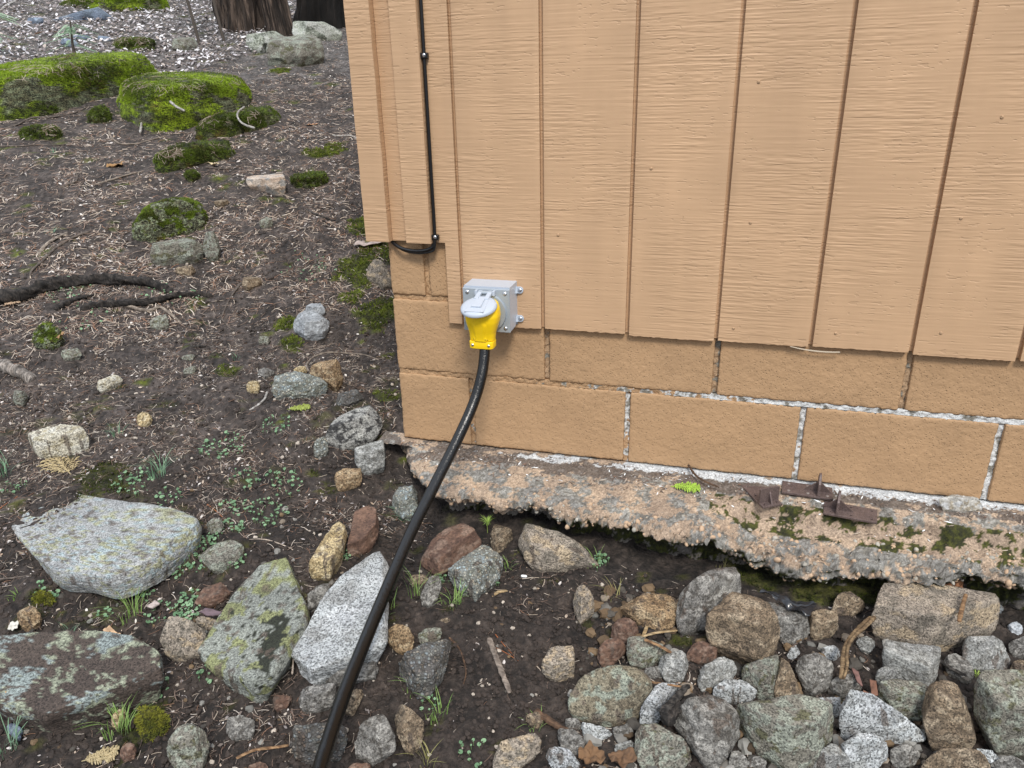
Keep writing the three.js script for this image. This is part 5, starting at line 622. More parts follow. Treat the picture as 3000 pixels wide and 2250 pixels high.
// surface tint of a stone: three tones in patches with an outline of their own
const KIND = {
  gd: ['granite', '#8f8a82', '#6b655d', '#b3ada3'], gd2: ['salt', '#b5b1a8', '#4b4947', '#c9c5ba'], gb: ['coarse', '#978269', '#796854', '#b5a186'], gt: ['coarse', '#b0a18f', '#8d8273', '#c4ae90'],
  gg: ['granite', '#aeaca5', '#8f8c84', '#c6c3bb'], gw: ['salt', '#c6c7c4', '#aeada8', '#d8d8d5'], gw2: ['fine', '#d2cbbd', '#b9ab93', '#e2dfd8'], gr: ['fine', '#80614f', '#6c5143', '#957a68'], go: ['coarse', '#b39570', '#876d50', '#c9af8a'],
  go2: ['coarse', '#958a73', '#7f735e', '#a2a592'], gy: ['coarse', '#d2ba8d', '#ab9369', '#e3d0aa'], gp: ['coarse', '#ded4bd', '#bfb294', '#ece5d3'], gp2: ['coarse', '#c3c6b4', '#7e8272', '#dcdccf'],
  gs: ['granite', '#bab9b5', '#b3b190', '#b6c2c2'], gf: ['fine', '#b4b6b6', '#9fa0a0', '#c6c8c8'], gq: ['fine', '#d6bda6', '#b0aaa3', '#dccab8'], sl: ['fine', '#8b93a4', '#7c8494', '#9aa3b3'], sl2: ['fine', '#8d9aac', '#7b8794', '#a8b3bf'],
  ag: ['agg', '#b9b8ab', '#9a9a8b', '#c8ccc4'], ad: ['agg', '#85807a', '#6c675f', '#95938b'], ct: ['agg', '#b8bbbb', '#9a9c9c', '#d0d4d6'], wh: ['fine', '#e4e6e8', '#d4d6d6', '#eeeeee'],
  gl: ['coarse', '#8f897b', '#a6a897', '#6d6a50'], gm: ['coarse', '#5b4e45', '#a5a88f', '#9fa8a2'], gk: ['granite', '#a3a599', '#999b6c', '#34372a'],
  mo: ['moss', '#8a8a30', '#5d6322', '#9d9a3c'], mr: ['moss', '#7f9630', '#4d5a1e', '#b9c6ba'], ml: ['moss', '#6b7f2a', '#46521d', '#8f9a7c'], mb: ['moss', '#9ab52c', '#52631c', '#8d968a'],
};
const tuftGeo = (() => { const R = rng(3), pos = []; for (let i = 0; i < 6; i++) { const a = R() * 6.28, l = 0.6 + R() * 0.4, t = 0.5 * R(), c = Math.cos(a), s = Math.sin(a), w = 0.12; pos.push(-s * w, 0, c * w, s * w, 0, -c * w, c * t, l, s * t); } const g = new THREE.BufferGeometry(); g.setAttribute('position', new THREE.Float32BufferAttribute(pos, 3)); g.computeVertexNormals(); return g; })();
const needleGeo = (() => { const pos = [], S = 3, P = [[-0.5, 0, -0.02], [-0.17, 0.02, 0.012], [0.17, 0.025, 0.015], [0.5, 0.005, -0.02]]; for (let i = 0; i < S; i++) { const a = P[i], b = P[i + 1], w = 0.5, A = [a[0], a[1], a[2]], B = [b[0], b[1], b[2]]; for (const [o1, o2] of [[[0, -w], [w, 0]], [[w, 0], [0, w]]]) { const v = (p, o) => [p[0], p[1] * 1 + o[0] * 0.02, p[2] + o[1] * 0.028]; pos.push(...v(A, o1), ...v(A, o2), ...v(B, o2), ...v(A, o1), ...v(B, o2), ...v(B, o1)); } } const g = new THREE.BufferGeometry(); g.setAttribute('position', new THREE.Float32BufferAttribute(pos, 3)); g.computeVertexNormals(); return g; })();
const mossMat = smat({ color: 0xffffff, roughness: 1, side: THREE.DoubleSide });
ROCKS.forEach(([kind, h, name, shape, label, cx, cz, O], id) => {
  const R = rng(1000 + id * 17), K = KIND[kind], c1 = lin(K[1]), c2 = lin(K[2]), c3 = lin(K[3]), mossy = K[0] === 'moss', n3 = O.length / 3, P = []; for (let i = 0; i < n3; i++) P.push([O[i * 3], O[i * 3 + 1], O[i * 3 + 2]]);
  let hx = 0, hz = 0; for (const p of P) { hx = Math.max(hx, Math.abs(p[0])); hz = Math.max(hz, Math.abs(p[2])); }
  const blk = /brick|block|square|flat-topped|squarish/.test(label), size = Math.max(hx, hz), far = cz < -0.9, rd = shape === 'round' || mossy, cy = h * (shape === 'slab' ? 0.3 : 0.42), pl = [], sink = shape === 'ledge' ? 0.004 : 0.012 + 0.2 * h + (sOf(cx, cz) > 0 ? (mossy ? 0.42 : 0.27) * size : 0);
  for (let i = 0; i < n3; i++) { // side faces through the outline, leaning in above it and in below it
    const a = P[i], b = P[(i + 1) % n3]; let nx = b[2] - a[2], nz = -(b[0] - a[0]); const l = Math.hypot(nx, nz); if (l < 1e-4) continue; nx /= l; nz /= l; const m = [(a[0] + b[0]) / 2, (a[1] + b[1]) / 2 - cy, (a[2] + b[2]) / 2]; if (nx * m[0] + nz * m[2] < 0) { nx = -nx; nz = -nz; }
    for (const lean of [blk ? mix(0.04, 0.16, R()) : mossy ? mix(0.45, 0.95, R()) : mix(0.12, rd ? 0.75 : 0.5, R()), -(mossy ? mix(0.02, 0.12, R()) : mix(0.1, 0.5, R()))]) { const ca = Math.cos(lean), sa = Math.sin(lean), N = [nx * ca, sa, nz * ca], d = N[0] * m[0] + N[1] * m[1] + N[2] * m[2]; pl.push([...N, Math.max(d, size * 0.12)]); }
  }
  const tl = blk ? 0.05 : shape === 'slab' ? 0.05 : rd ? 0.1 : 0.22, top = (tx, tz, d) => { const l = Math.hypot(tx, 1, tz); pl.push([tx / l, 1 / l, tz / l, d / l]); };
  top((R() - 0.5) * tl * 2, 0.1 + (R() - 0.5) * tl, h - cy); if (!rd && !blk && shape !== 'slab') for (let k = 0; k < 2; k++) { const a = R() * 6.28, t = mix(0.4, 1.0, R()); top(Math.cos(a) * t, Math.sin(a) * t, h - cy + size * t * mix(0.3, 0.55, R())); }
  pl.push([0, -1, 0, cy + sink]);
  const det = size > 0.3 ? 46 : size > 0.12 ? 44 : size > 0.06 ? 30 : size > 0.03 ? 20 : 12, g0 = ico(far ? Math.round(det * 0.8) : det), pw = mossy ? 5.5 : rd ? 9 : shape === 'slab' ? 80 : mix(30, 70, R()), infl = mossy ? 1.1 : cz > 0.2 && cx > 0.4 ? 1.13 : 1.06, sx = hx, sy = Math.max(h * 0.5, 0.004), sz = hz, ps = id * 3.7;
  const rough = (mossy ? 0.1 : K[0] === 'agg' ? 0.07 : rd ? 0.04 : shape === 'slab' ? 0.028 : 0.045) * Math.min(size, 0.35), fine = K[0] === 'agg' ? 0.0025 : mossy ? 0.006 : 0.0016, q1 = 1.1 / Math.max(size, 0.03), q2 = K[0] === 'agg' ? 90 : mossy ? 38 : 120;
  warp(g0, (x, y, z) => {
    let dx = x * sx, dy = y * sy, dz = z * sz; const l = Math.hypot(dx, dy, dz); dx /= l; dy /= l; dz /= l; let S = 0; for (const [a, b, c, d] of pl) { const t = (a * dx + b * dy + c * dz) / d; if (t > 0) S += Math.pow(t, pw); }
    let r = infl * Math.pow(S, -1 / pw); const X = dx * r, Y = dy * r, Z = dz * r, rg = fbm(X * q1 + ps, Y * q1 * 1.6, Z * q1, 4), ridg = 1 - Math.abs(N3(X * q1 * 1.7 + ps, Y * q1 * 2.2, Z * q1 * 1.7 + 9)) * 2;
    r += Math.min(r, size) * 0.0 + rough * rg + rough * 0.35 * (mossy || blk ? 0 : ridg) * (Y > 0 ? 0.6 : 1) + fine * fbm(X * q2, Y * q2, Z * q2 + ps, 3);
    r = Math.max(r, 0.002); return [dx * r, Math.max(cy + dy * r, -sink) , dz * r];
  });
  const f1 = 2.2 / size, isG = kind === 'gm' || kind === 'gk' || kind === 'gl' || kind === 'gs';
  const MB = kind === 'mb' ? 2.3 : mossy ? 1.8 : 1, mossAt = (x, y, z, ny) => { const v = fbm(x * f1 + ps, y * f1, z * f1, 4), b = kind === 'mb' ? 0.46 : kind === 'ml' ? 0.5 : kind === 'mo' ? 2 : 0.12; return b + 0.5 * ny - 0.25 + 1.1 * v > 0.12 && !(kind === 'mb' && id % 3 === 0 && x < -size * 0.45 && z > 0.0 && v < 0.25 && ny < 0.6 && x * 0.7 + z > -0.1 && label.includes('bare')); };
  setCol(g0, (x, y, z, a, ny) => cool((() => {
    const v = fbm(x * f1 + ps, y * f1, z * f1, 4), u = fbm(x * 60 + ps, y * 60, z * 60, 3), w = fbm(x * f1 * 0.6 - ps, y * f1, z * f1 * 0.6, 3);
    if (mossy) { if (mossAt(x, y, z, ny)) return mixc(v + 0.5 * u > 0.12 ? lin('#6b5f2c') : c2, c1, sst(-0.2, 0.22, 0.9 * w + 0.5 * u + 0.1)).map((q) => q * MB); return (u > 0.05 ? c3 : mixc(c3, lin('#6f6a5c'), 0.75)).map((q) => q * MB); }
    let c = c1;
    if (kind === 'gm') c = 0.7 * v + 0.6 * u + 0.25 * fbm(x * 18, 3, z * 18, 2) > 0.04 ? (w + 0.6 * u > 0 ? c2 : c3) : c1;
    else if (kind === 'gk') { c = v > 0.05 ? c2 : c1; if ((w + 0.35 * u > 0.3 && x + z > 0.02) || N3(x * 48, y * 48, z * 48 + 4) + 0.4 * w > 0.66) c = c3; }
    else if (kind === 'gs') { c = u + 0.5 * v > 0.2 ? c2 : u - 0.4 * v < -0.26 ? c3 : c1; }
    else if (kind === 'gl') { c = v + 0.35 * u > 0.1 ? c2 : w + 0.3 * u > 0.22 ? c3 : c1; }
    else { c = mixc(c1, c2, sst(-0.02, 0.2, v + 0.3 * u)); c = mixc(c, c3, sst(0.1, 0.3, w + 0.35 * u)); }
    if (kind !== 'gm' && kind !== 'wh' && cz > 0.2 && id % 2 === 0 && fbm(x * 30, 7 + ps, z * 30, 3) > 0.3) c = mixc(c, lin('#6b5c50'), 0.75);
    return c;
  })(), mossy));
  const y0 = (shape === 'ledge' ? ledgeTop(cx, cz) + 0.001 : ground(cx, cz)) + (label.startsWith('large brown pointed') ? 0.025 : 0);
  const cat = name === 'mossy_boulder' ? 'boulder' : name === 'concrete_fragment' ? 'concrete' : name === 'paint_flake' ? 'flake' : name === 'moss_cushion' ? 'moss' : name === 'boulder' ? 'boulder' : 'rock';
  const gg = boxUV(g0, K[0] === 'agg' ? 0.3 : K[0] === 'moss' ? 0.3 : 0.4, [R(), R()]);
  if (!mossy) { one(name, gg, M[K[0]], label, cat, [cx, y0, cz]); return; }
  const t = thing(name, label, cat, [cx, y0, cz]); part(name === 'moss_cushion' ? 'cushion' : 'stone', gg, M.moss, t);
  // moss shoots standing on the covered faces
  const p = gg.attributes.position, nn = gg.attributes.normal, n = Math.min(9000, Math.round(size * size * (far ? 70000 : 260000)) + 250), im = new THREE.InstancedMesh(tuftGeo, mossMat, n), mt = new THREE.Matrix4(), col = new THREE.Color(), up = new THREE.Vector3(0, 1, 0), N = new THREE.Vector3(), q = new THREE.Quaternion(), q3 = new THREE.Quaternion(); let k = 0, tries = 0;
  while (k < n && tries++ < n * 12) {
    const i = 3 * Math.floor(R() * p.count / 3), a = R(), b = R() * (1 - a), c = 1 - a - b, X = p.getX(i) * a + p.getX(i + 1) * b + p.getX(i + 2) * c, Y = p.getY(i) * a + p.getY(i + 1) * b + p.getY(i + 2) * c, Z = p.getZ(i) * a + p.getZ(i + 1) * b + p.getZ(i + 2) * c; N.set(nn.getX(i), nn.getY(i), nn.getZ(i)); if (Y < 0 || !mossAt(X, Y, Z, N.y)) continue;
    q.setFromUnitVectors(up, N.normalize()); q.multiply(q3.setFromAxisAngle(up, R() * 6.28)); const s = (far ? 0.011 : 0.006) * mix(0.6, 1.3, R()); mt.compose(new THREE.Vector3(X, Y, Z), q, new THREE.Vector3(s, s * 0.9, s)); im.setMatrixAt(k, mt);
    const w = fbm(X * f1 * 0.6 - ps, Y * f1, Z * f1 * 0.6, 3), cc = mixc(c2, c1, clamp(sst(-0.22, 0.25, w) * 0.75 + 0.45 * R() - 0.1)); im.setColorAt(k++, col.setRGB(cc[0] * 0.95, cc[1] * 0.95, cc[2] * 0.85));
  }
  im.count = k; im.name = 'moss_shoots'; im.userData.kind = 'stuff'; im.castShadow = im.receiveShadow = true; t.add(im);
  if (far && size > 0.1) { // needles caught in the moss
    const m = Math.round(size * 700), nm = new THREE.InstancedMesh(needleGeo, M.litter, m); let e = 0; tries = 0; const pal = ['#8d7d72', '#a89c8f', '#735e52', '#b4a594'].map(lin);
    while (e < m && tries++ < m * 20) { const i = 3 * Math.floor(R() * p.count / 3); N.set(nn.getX(i), nn.getY(i), nn.getZ(i)); if (N.y < 0.45 || fbm(p.getX(i) * 5 + ps, 1, p.getZ(i) * 5, 2) < -0.05) continue; q.setFromUnitVectors(up, N.normalize()).multiply(q3.setFromAxisAngle(up, R() * 6.28)); const s = mix(0.02, 0.045, R()); mt.compose(new THREE.Vector3(p.getX(i), p.getY(i) + 0.007, p.getZ(i)), q, new THREE.Vector3(s, s * 1.6, s * 1.6)); nm.setMatrixAt(e, mt); nm.setColorAt(e++, col.setRGB(...pal[Math.floor(R() * 4)])); }
    nm.count = e; nm.name = 'fallen_needles'; nm.userData.kind = 'stuff'; nm.castShadow = nm.receiveShadow = true; t.add(nm);
  }
});

// ---------------------------------------------------------------- sticks, bark, leaves
const SK = { char: ['#5c5752', '#1d1a18', 1], pale: ['#b9ab9c', '#8e8175', 1], white: ['#dcd8d2', '#b3aca4', 1], grey: ['#85796f', '#615750', 1], brown: ['#7d6049', '#5d4635', 1], stick: ['#ab9d90', '#85786d', 1], needle: ['#a8673c', '#8a4f2e', 0], woodpale: ['#d9bf95', '#b99c70', 1], orange: ['#b08c66', '#8a6646', 1], bark: ['#a98f6c', '#80684c', 1] };
STICKS.forEach(([k, r, name, label, L, lift], id) => {
  const pts = [], R = rng(400 + id); for (let i = 0; i < L.length; i += 2) pts.push([L[i], ground(L[i], L[i + 1]) + r * 0.75 + lift, L[i + 1]]);
  if (label.includes('leaning on the ledge')) pts.forEach((p) => { const t = ledgeTop(p[0], p[2]); p[1] = Math.max(p[1], (t ?? -0.1) + r + 0.012); });
  if (r > 0.004 && lift === 0) { pts[0][1] -= r * 0.9; pts[pts.length - 1][1] -= r * 0.9; }
  const o = pts[Math.floor(pts.length / 2)].slice(), loc = pts.map((p) => [p[0] - o[0], p[1] - o[1], p[2] - o[2]]);
  const flat = k === 'bark' || k === 'stick' || k === 'woodpale' || k === 'orange'; let g = tube(loc, r, Math.max(12, Math.min(90, pts.length * 10)), r > 0.008 ? 16 : 8, r > 0.0015 ? (k === 'char' ? 0.8 : 0.4) : 0, k === 'white' || flat ? 0.85 : 0.55, flat ? 0.45 : 1);
  if (k === 'bark') g = mergeGeometries([g, tube(loc.map((p, i) => [p[0] + 0.005 + 0.002 * Math.sin(i * 2), p[1] + 0.003, p[2] + 0.003]), r * 0.8, 60, 8, 0.5, 0.6)]);
  const a = lin(SK[k][0]), b = lin(SK[k][1]); setCol(g, (x, y, z) => mixc(a, b, sst(-0.2, 0.25, fbm(x * 70 + id, y * 70, z * 70, 3)))); g = boxUV(g, 0.12);
  one(name, g, r > 0.01 ? M.stickB : r > 0.002 ? M.stickS : M.vc, label, /twig|stem|needle/.test(name) ? (name.includes('needle') ? 'needle' : 'twig') : /branch/.test(name) ? 'branch' : 'wood', o);
});
FLAKES.forEach(([c, label, name, lift, L], id) => {
  const R = rng(700 + id), n = L.length / 2, oak = name === 'oak_leaf', shiny = name === 'plastic_scrap'; let cx = 0, cz = 0; for (let i = 0; i < n; i++) { cx += L[i * 2] / n; cz += L[i * 2 + 1] / n; }
  const s = new THREE.Shape(), pts = []; for (let i = 0; i < n; i++) { const a = [L[i * 2] - cx, L[i * 2 + 1] - cz], b = [L[(i * 2 + 2) % (n * 2)] - cx, L[(i * 2 + 3) % (n * 2)] - cz]; for (let k = 0; k < 6; k++) { const t = k / 6, w = 1 + (oak ? 0.16 * (R() - 0.5)  : 0.07 * (R() - 0.5)); pts.push([mix(a[0], b[0], t) * w, mix(a[1], b[1], t) * w]); } }
  pts.forEach((p, i) => (i ? s.lineTo(p[0], -p[1]) : s.moveTo(p[0], -p[1])));
  const th = shiny ? 0.0006 : oak || name === 'dead_leaf' ? 0.0008 : 0.003; let size = 0; pts.forEach((p) => (size = Math.max(size, Math.hypot(p[0], p[1]))));
  // a sheet over the outline, fanned from the middle in rings so that it can curl, with thickness
  const rings = 6, m = pts.length, top = [[0, 0]]; for (let r = 1; r <= rings; r++) for (const p of pts) top.push([p[0] * r / rings, p[1] * r / rings]);
  const hgt = (x, z) => (shiny ? 0.3 : oak ? 0.55 : name === 'dead_leaf' ? 0.35 : 0.12) * size * (fbm(x / size * 1.3 + id, 0, z / size * 1.3, 3) + 0.25 * (x * x + z * z) / size / size), pos = [], idx = [];
  for (const e of [1, 0]) for (const [x, z] of top) pos.push(x, hgt(x, z) + e * th, z); const off = top.length;
  for (const e of [0, 1]) { const o = e * off, tri = (a, b, c2) => (e ? idx.push(o + a, o + c2, o + b) : idx.push(o + a, o + b, o + c2)); for (let i = 0; i < m; i++) { const j = (i + 1) % m; tri(0, 1 + j, 1 + i); for (let r = 0; r < rings - 1; r++) { const a = 1 + r * m + i, b = 1 + r * m + j; tri(a, b, a + m); tri(b, b + m, a + m); } } }
  for (let i = 0; i < m; i++) { const j = (i + 1) % m, a = 1 + (rings - 1) * m + i, b = 1 + (rings - 1) * m + j; idx.push(a, b, a + off, b, b + off, a + off); }
  const g = new THREE.BufferGeometry(); g.setAttribute('position', new THREE.Float32BufferAttribute(pos, 3)); g.setIndex(idx); g.computeVertexNormals(); const a = lin(c), b = mixc(a, [0.03, 0.02, 0.015], 0.45);
  setCol(g, (x, y, z) => mixc(a, b, shiny ? 0 : sst(-0.1, 0.35, fbm(x * 60 + id, y * 60, z * 60, 3))));
  one(name, g, shiny ? M.shiny : M.vc, label, /leaf/.test(name) ? 'leaf' : shiny ? 'scrap' : 'bark', [cx, ground(cx, cz) + lift + 0.004, cz]);
});

// small litter things one can pick out
{
  const cyl = (r, l) => { const g = new THREE.CapsuleGeometry(r, l, 6, 12); g.rotateZ(Math.PI / 2); return g; };
  for (const [n, l, c, cat, x, z, r, len, yaw, col] of SMALL) { const m = one(n, cyl(r, len), M.plain(col, 0.6), l, cat, [x, ground(x, z) + r, z]); m.rotation.y = yaw; }
}

// ---------------------------------------------------------------- trees
function trunkGeo(pts, r0, r1, seg, rad, seed) {
  const c = new THREE.CatmullRomCurve3(pts.map((p) => new THREE.Vector3(...p))), g = new THREE.TubeGeometry(c, seg, 1, rad, false), p = g.attributes.position, V = new THREE.Vector3(), O = new THREE.Vector3(), uv = g.attributes.uv;
  for (let i = 0; i < p.count; i++) { const t = Math.floor(i / (rad + 1)) / seg, a = (i % (rad + 1)) / rad * 6.2832; c.getPointAt(t, O); V.fromBufferAttribute(p, i).sub(O); const flare = 1 + 0.45 * Math.exp(-t * 24), ca = Math.cos(a), sa = Math.sin(a); const rid = Math.abs(N3(ca * 3.2 + seed, O.y * 0.9, sa * 3.2)) + 0.5 * Math.abs(N3(ca * 8 + seed, O.y * 2.2, sa * 8)); V.multiplyScalar(mix(r0, r1, t) * flare * (0.8 + 0.36 * rid + 0.1 * N3(ca * 1.3, O.y * 1.2 + seed, sa * 1.3))).add(O); p.setXYZ(i, V.x, V.y, V.z); uv.setXY(i, a / 6.2832 * 2, O.y * 0.8); }
  g.computeVertexNormals(); return g;
}
{
  const b1 = lin('#8a7c72'), b2 = lin('#4a413b'), k1 = lin('#2f2b29'), k2 = lin('#171514');
  const mk = (label, x, z, stems, ca, cb) => { const y = ground(x, z), t = thing('tree', label, 'tree', [x, y - 0.2, z]); stems.forEach(([dx, dz, lx, lz, r], i) => { const g = trunkGeo([[dx, 0, dz], [dx + lx * 0.15, 1, dz + lz * 0.15], [dx + lx * 0.5, 3, dz + lz * 0.5], [dx + lx, 7, dz + lz]], r, r * 0.55, 220, 96, i * 5 + x); setCol(g, (X, Y, Z) => mixc(ca, cb, sst(-0.2, 0.25, fbm(X * 14, Y * 3, Z * 14, 4)))); part('trunk', g, M.bark, t); }); return t; };
  mk('double-stemmed brown tree with furrowed bark at the top of the slope', -3.0, -3.78, [[0, 0, -0.25, 0.0, 0.145], [0.36, 0.05, -0.95, 0.1, 0.075]], b1, b2);
  const t2 = mk('blackened charred tree trunk partly hidden by the house corner', -2.55, -4.3, [[0, 0, 0.05, -0.1, 0.22], [0.32, -0.05, 0.2, 0, 0.16]], k1, k2);
  // limbs high up, out of the picture
  // saplings: thin stems with flat pale sprays
  const sap = (label, x, z, hgt, lean, n) => { const y = ground(x, z), t = thing('sapling', label, 'sapling', [x, y, z]), R = rng(Math.round(x * 1000)); part('stem', (() => { const g = tube([[0, -0.03, 0], [lean * 0.3, hgt * 0.4, 0], [lean, hgt, 0]], 0.011, 20, 8, 0.3, 0.4); setCol(g, () => lin('#4d4640')); return g; })(), M.vc, t);
    const gs = []; for (let b = 0; b < n; b++) { const h = mix(0.35, 1, R()), a = R() * 6.28, l = mix(0.12, 0.3, R()) * (1.2 - h * 0.5), y0 = hgt * h, x0 = lean * h; for (let k = 0; k < 16; k++) { const d = l * (k + 1) / 16, px = x0 + Math.cos(a) * d, pz = Math.sin(a) * d, py = y0 - d * 0.25; for (const s of [-1, 1]) { const w = 0.03 * (1.2 - k / 16), bx = Math.cos(a + s * 0.9) * w, bz = Math.sin(a + s * 0.9) * w; gs.push(px, py, pz, px + bx, py - 0.004, pz + bz, px + bx * 0.5 + Math.cos(a) * 0.006, py + 0.001, pz + bz * 0.5 + Math.sin(a) * 0.006); } } }
    const g = new THREE.BufferGeometry(); g.setAttribute('position', new THREE.Float32BufferAttribute(gs, 3)); g.computeVertexNormals(); part('foliage', g, M.sapl, t); };
  sap('slender conifer sapling left of the double-stemmed tree', -2.95, -3.15, 1.1, -0.25, 46); sap('second slender sapling touching the double-stemmed tree', -2.86, -3.3, 1.0, -0.22, 26);
  sap('pale low seedling at the left among pale leaves', -3.75, -2.25, 0.28, 0.05, 22); sap('small pale seedling beside the tilted grey slab', -3.35, -2.45, 0.22, 0.03, 16);
}

// ---------------------------------------------------------------- grass, seedlings, sprigs, clover
const GC = { teal: ['#5f8a6a', '#86a886'], green: ['#6f9440', '#9ab56a'], olive: ['#8a8a4a', '#a8a070'], yel: ['#9cc04a', '#c3d778'] };
function bladesGeo(n, L, R, spread, w, up) { const pos = [], col = []; return (ca, cb) => { for (let i = 0; i < n; i++) { const a = R() * 6.28, l = L * mix(0.45, 1, R()), r0 = spread * R() ** 0.7, x0 = Math.cos(a + 1) * r0, z0 = Math.sin(a + 1) * r0, out = mix(0.25, 1, R()) * (1 - up), c = mixc(ca, cb, R()), ww = w * mix(0.7, 1.2, R()), sx = -Math.sin(a) * ww, sz = Math.cos(a) * ww; let px = x0, py = -0.004, pz = z0, S = 5; for (let k = 0; k < S; k++) { const t = (k + 1) / S, nx = x0 + Math.cos(a) * l * out * t * t * 0.95, nz = z0 + Math.sin(a) * l * out * t * t * 0.95, ny = -0.004 + l * (t - out * 0.55 * t * t), w0 = 1 - k / S * 0.75, w1 = k === S - 1 ? 0.02 : 1 - (k + 1) / S * 0.75; const q = [px - sx * w0, py, pz - sz * w0, px + sx * w0, py, pz + sz * w0, nx + sx * w1, ny, nz + sz * w1, nx - sx * w1, ny, nz - sz * w1]; pos.push(...q.slice(0, 9), q[0], q[1], q[2], q[6], q[7], q[8], q[9], q[10], q[11]); for (let v = 0; v < 6; v++) col.push(...c); px = nx; py = ny; pz = nz; } } const g = new THREE.BufferGeometry(); g.setAttribute('position', new THREE.Float32BufferAttribute(pos, 3)); g.setAttribute('color', new THREE.Float32BufferAttribute(col, 3)); g.computeVertexNormals(); return g; }; }
GRASS.forEach(([x, z, n, L, c, label], i) => { const R = rng(900 + i), dense = c === 'yel'; one(dense ? 'seedling' : 'grass_tuft', bladesGeo(n, L, R, dense ? 0.002 : 0.012 + L * 0.12, dense ? 0.0008 : 0.0011, 0.15)(lin(GC[c][0]), lin(GC[c][1])), M.grass, label, dense ? 'seedling' : 'grass', [x, ground(x, z) + (label.includes('on the grey wedge') ? 0.05 : label.includes('lower edge') ? 0.03 : 0), z]); });
SEEDLINGS.forEach(([x, z, n, L, c, label], i) => { const R = rng(990 + i), t = thing('seedling', label, 'seedling', [x, ground(x, z), z]); const st = tube([[0, -0.01, 0], [0, 0.02, 0], [0.001, 0.04, 0]], 0.001, 8, 6); setCol(st, () => lin('#8a9a50')); part('stem', st, M.vc, t); const g = bladesGeo(n, L, R, 0.002, 0.0009, 0.1)(lin('#8fb83e'), lin('#c0d878')); g.translate(0, 0.028, 0); part('needles', g, M.grass, t); });
SPRIGS.forEach(([x, z, a, L, c, label, lift], i) => { // flat scaly fronds
  const R = rng(1200 + i), gs = [], c0 = lin(c); for (let m = 0; m < 1; m++) for (let k = 0; k < 14; k++) { const t = k / 14, px = (t - 0.5) * L; for (const s of [-1, 1]) { const l = L * 0.42 * Math.sin(Math.PI * (0.18 + 0.75 * t)) * mix(0.8, 1.15, R()), d = 0.75 + 0.25 * R(); for (let j = 0; j < 4; j++) { const u = j / 4, bx = px + Math.cos(d) * l * u, bz = s * Math.sin(d) * l * u, e = l * 0.34, an = s * (d + (j % 2 ? 0.35 : -0.3)), ex = bx + Math.cos(an) * e, ez = bz + Math.sin(an) * e, w = 0.0016; gs.push(tube([[bx, 0.0015 + 0.004 * R(), bz], [(bx + ex) / 2, 0.004 + 0.003 * R(), (bz + ez) / 2], [ex, 0.002, ez]], w, 3, 5)); } } } gs.push(tube([[-L * 0.65, 0.002, 0], [0, 0.003, 0], [L * 0.5, 0.004, 0]], 0.0012, 10, 5));
  const g = mergeGeometries(gs); const cb = mixc(c0, [0.1, 0.08, 0.03], 0.3); setCol(g, (X, Y, Z) => mixc(c0, cb, sst(-0.2, 0.4, N3(X * 90, i, Z * 90)))); const m = one('cedar_sprig', g, M.vc, label, 'sprig', [x, lift === 9 ? ledgeTop(x, z) + 0.004 : ground(x, z) + 0.004 + lift, z]); m.rotation.y = a;
});
function scatter(name, geo, mat, list, label, category) { // list: [x, y, z, normal, yaw, sx, sy, sz, colour]
  const im = new THREE.InstancedMesh(geo, mat, list.length), mt = new THREE.Matrix4(), up = new THREE.Vector3(0, 1, 0), q = new THREE.Quaternion(), q2 = new THREE.Quaternion(), col = new THREE.Color();
  list.forEach(([x, y, z, n, yaw, sx, sy, sz, c], i) => { q.setFromUnitVectors(up, n).multiply(q2.setFromAxisAngle(up, yaw)); mt.compose(new THREE.Vector3(x, y, z), q, new THREE.Vector3(sx, sy, sz)); im.setMatrixAt(i, mt); im.setColorAt(i, col.setRGB(...c)); });
  im.name = numbered(name); im.castShadow = im.receiveShadow = true; scene.add(im); return tag(im, label, category, null, 'stuff');
}
const jit = (n, R, k) => new THREE.Vector3(n.x + (R() - 0.5) * k, n.y, n.z + (R() - 0.5) * k).normalize();
{ // round clover-like leaves on thin stalks
  const R = rng(77), s = []; for (let i = 0; i < 9; i++) { const a = i / 9 * 5.6 + 0.35, b = (i + 1) / 9 * 5.6 + 0.35; s.push(0, -0.12, 0, Math.cos(b), 0, Math.sin(b), Math.cos(a), 0, Math.sin(a)); } const g = new THREE.BufferGeometry(); g.setAttribute('position', new THREE.Float32BufferAttribute(s, 3)); g.computeVertexNormals();
  const L = [], st = [], a = lin('#7d9d78'), b = lin('#4f704f'); for (const [cx, cz, r, n] of CLOVER) for (let k = 0; k < n; k++) { const t = R() * 6.28, d = r * Math.sqrt(R()), x = cx + Math.cos(t) * d, z = cz + Math.sin(t) * d, h = mix(0.004, 0.014, R()), sc = mix(0.0018, 0.0052, R() ** 1.4), y = ground(x, z); L.push([x, y + h, z, jit(gn(x, z), R, 0.7), R() * 6, sc, sc, sc, mixc(a, b, R())]); st.push([x, y + h / 2 - 0.001, z, new THREE.Vector3(0, 1, 0), 0, 0.0005, h, 0.0005, lin('#6e8a58')]); }
  scatter('clover_leaves', g, M.clover, L, 'round green clover-like leaves growing between the slabs and on the slope', 'ground cover'); scatter('clover_stalks', new THREE.CylinderGeometry(1, 1, 1, 4), M.plain(0xffffff, 0.8), st, 'thin green stalks under the clover-like leaves', 'ground cover');
}
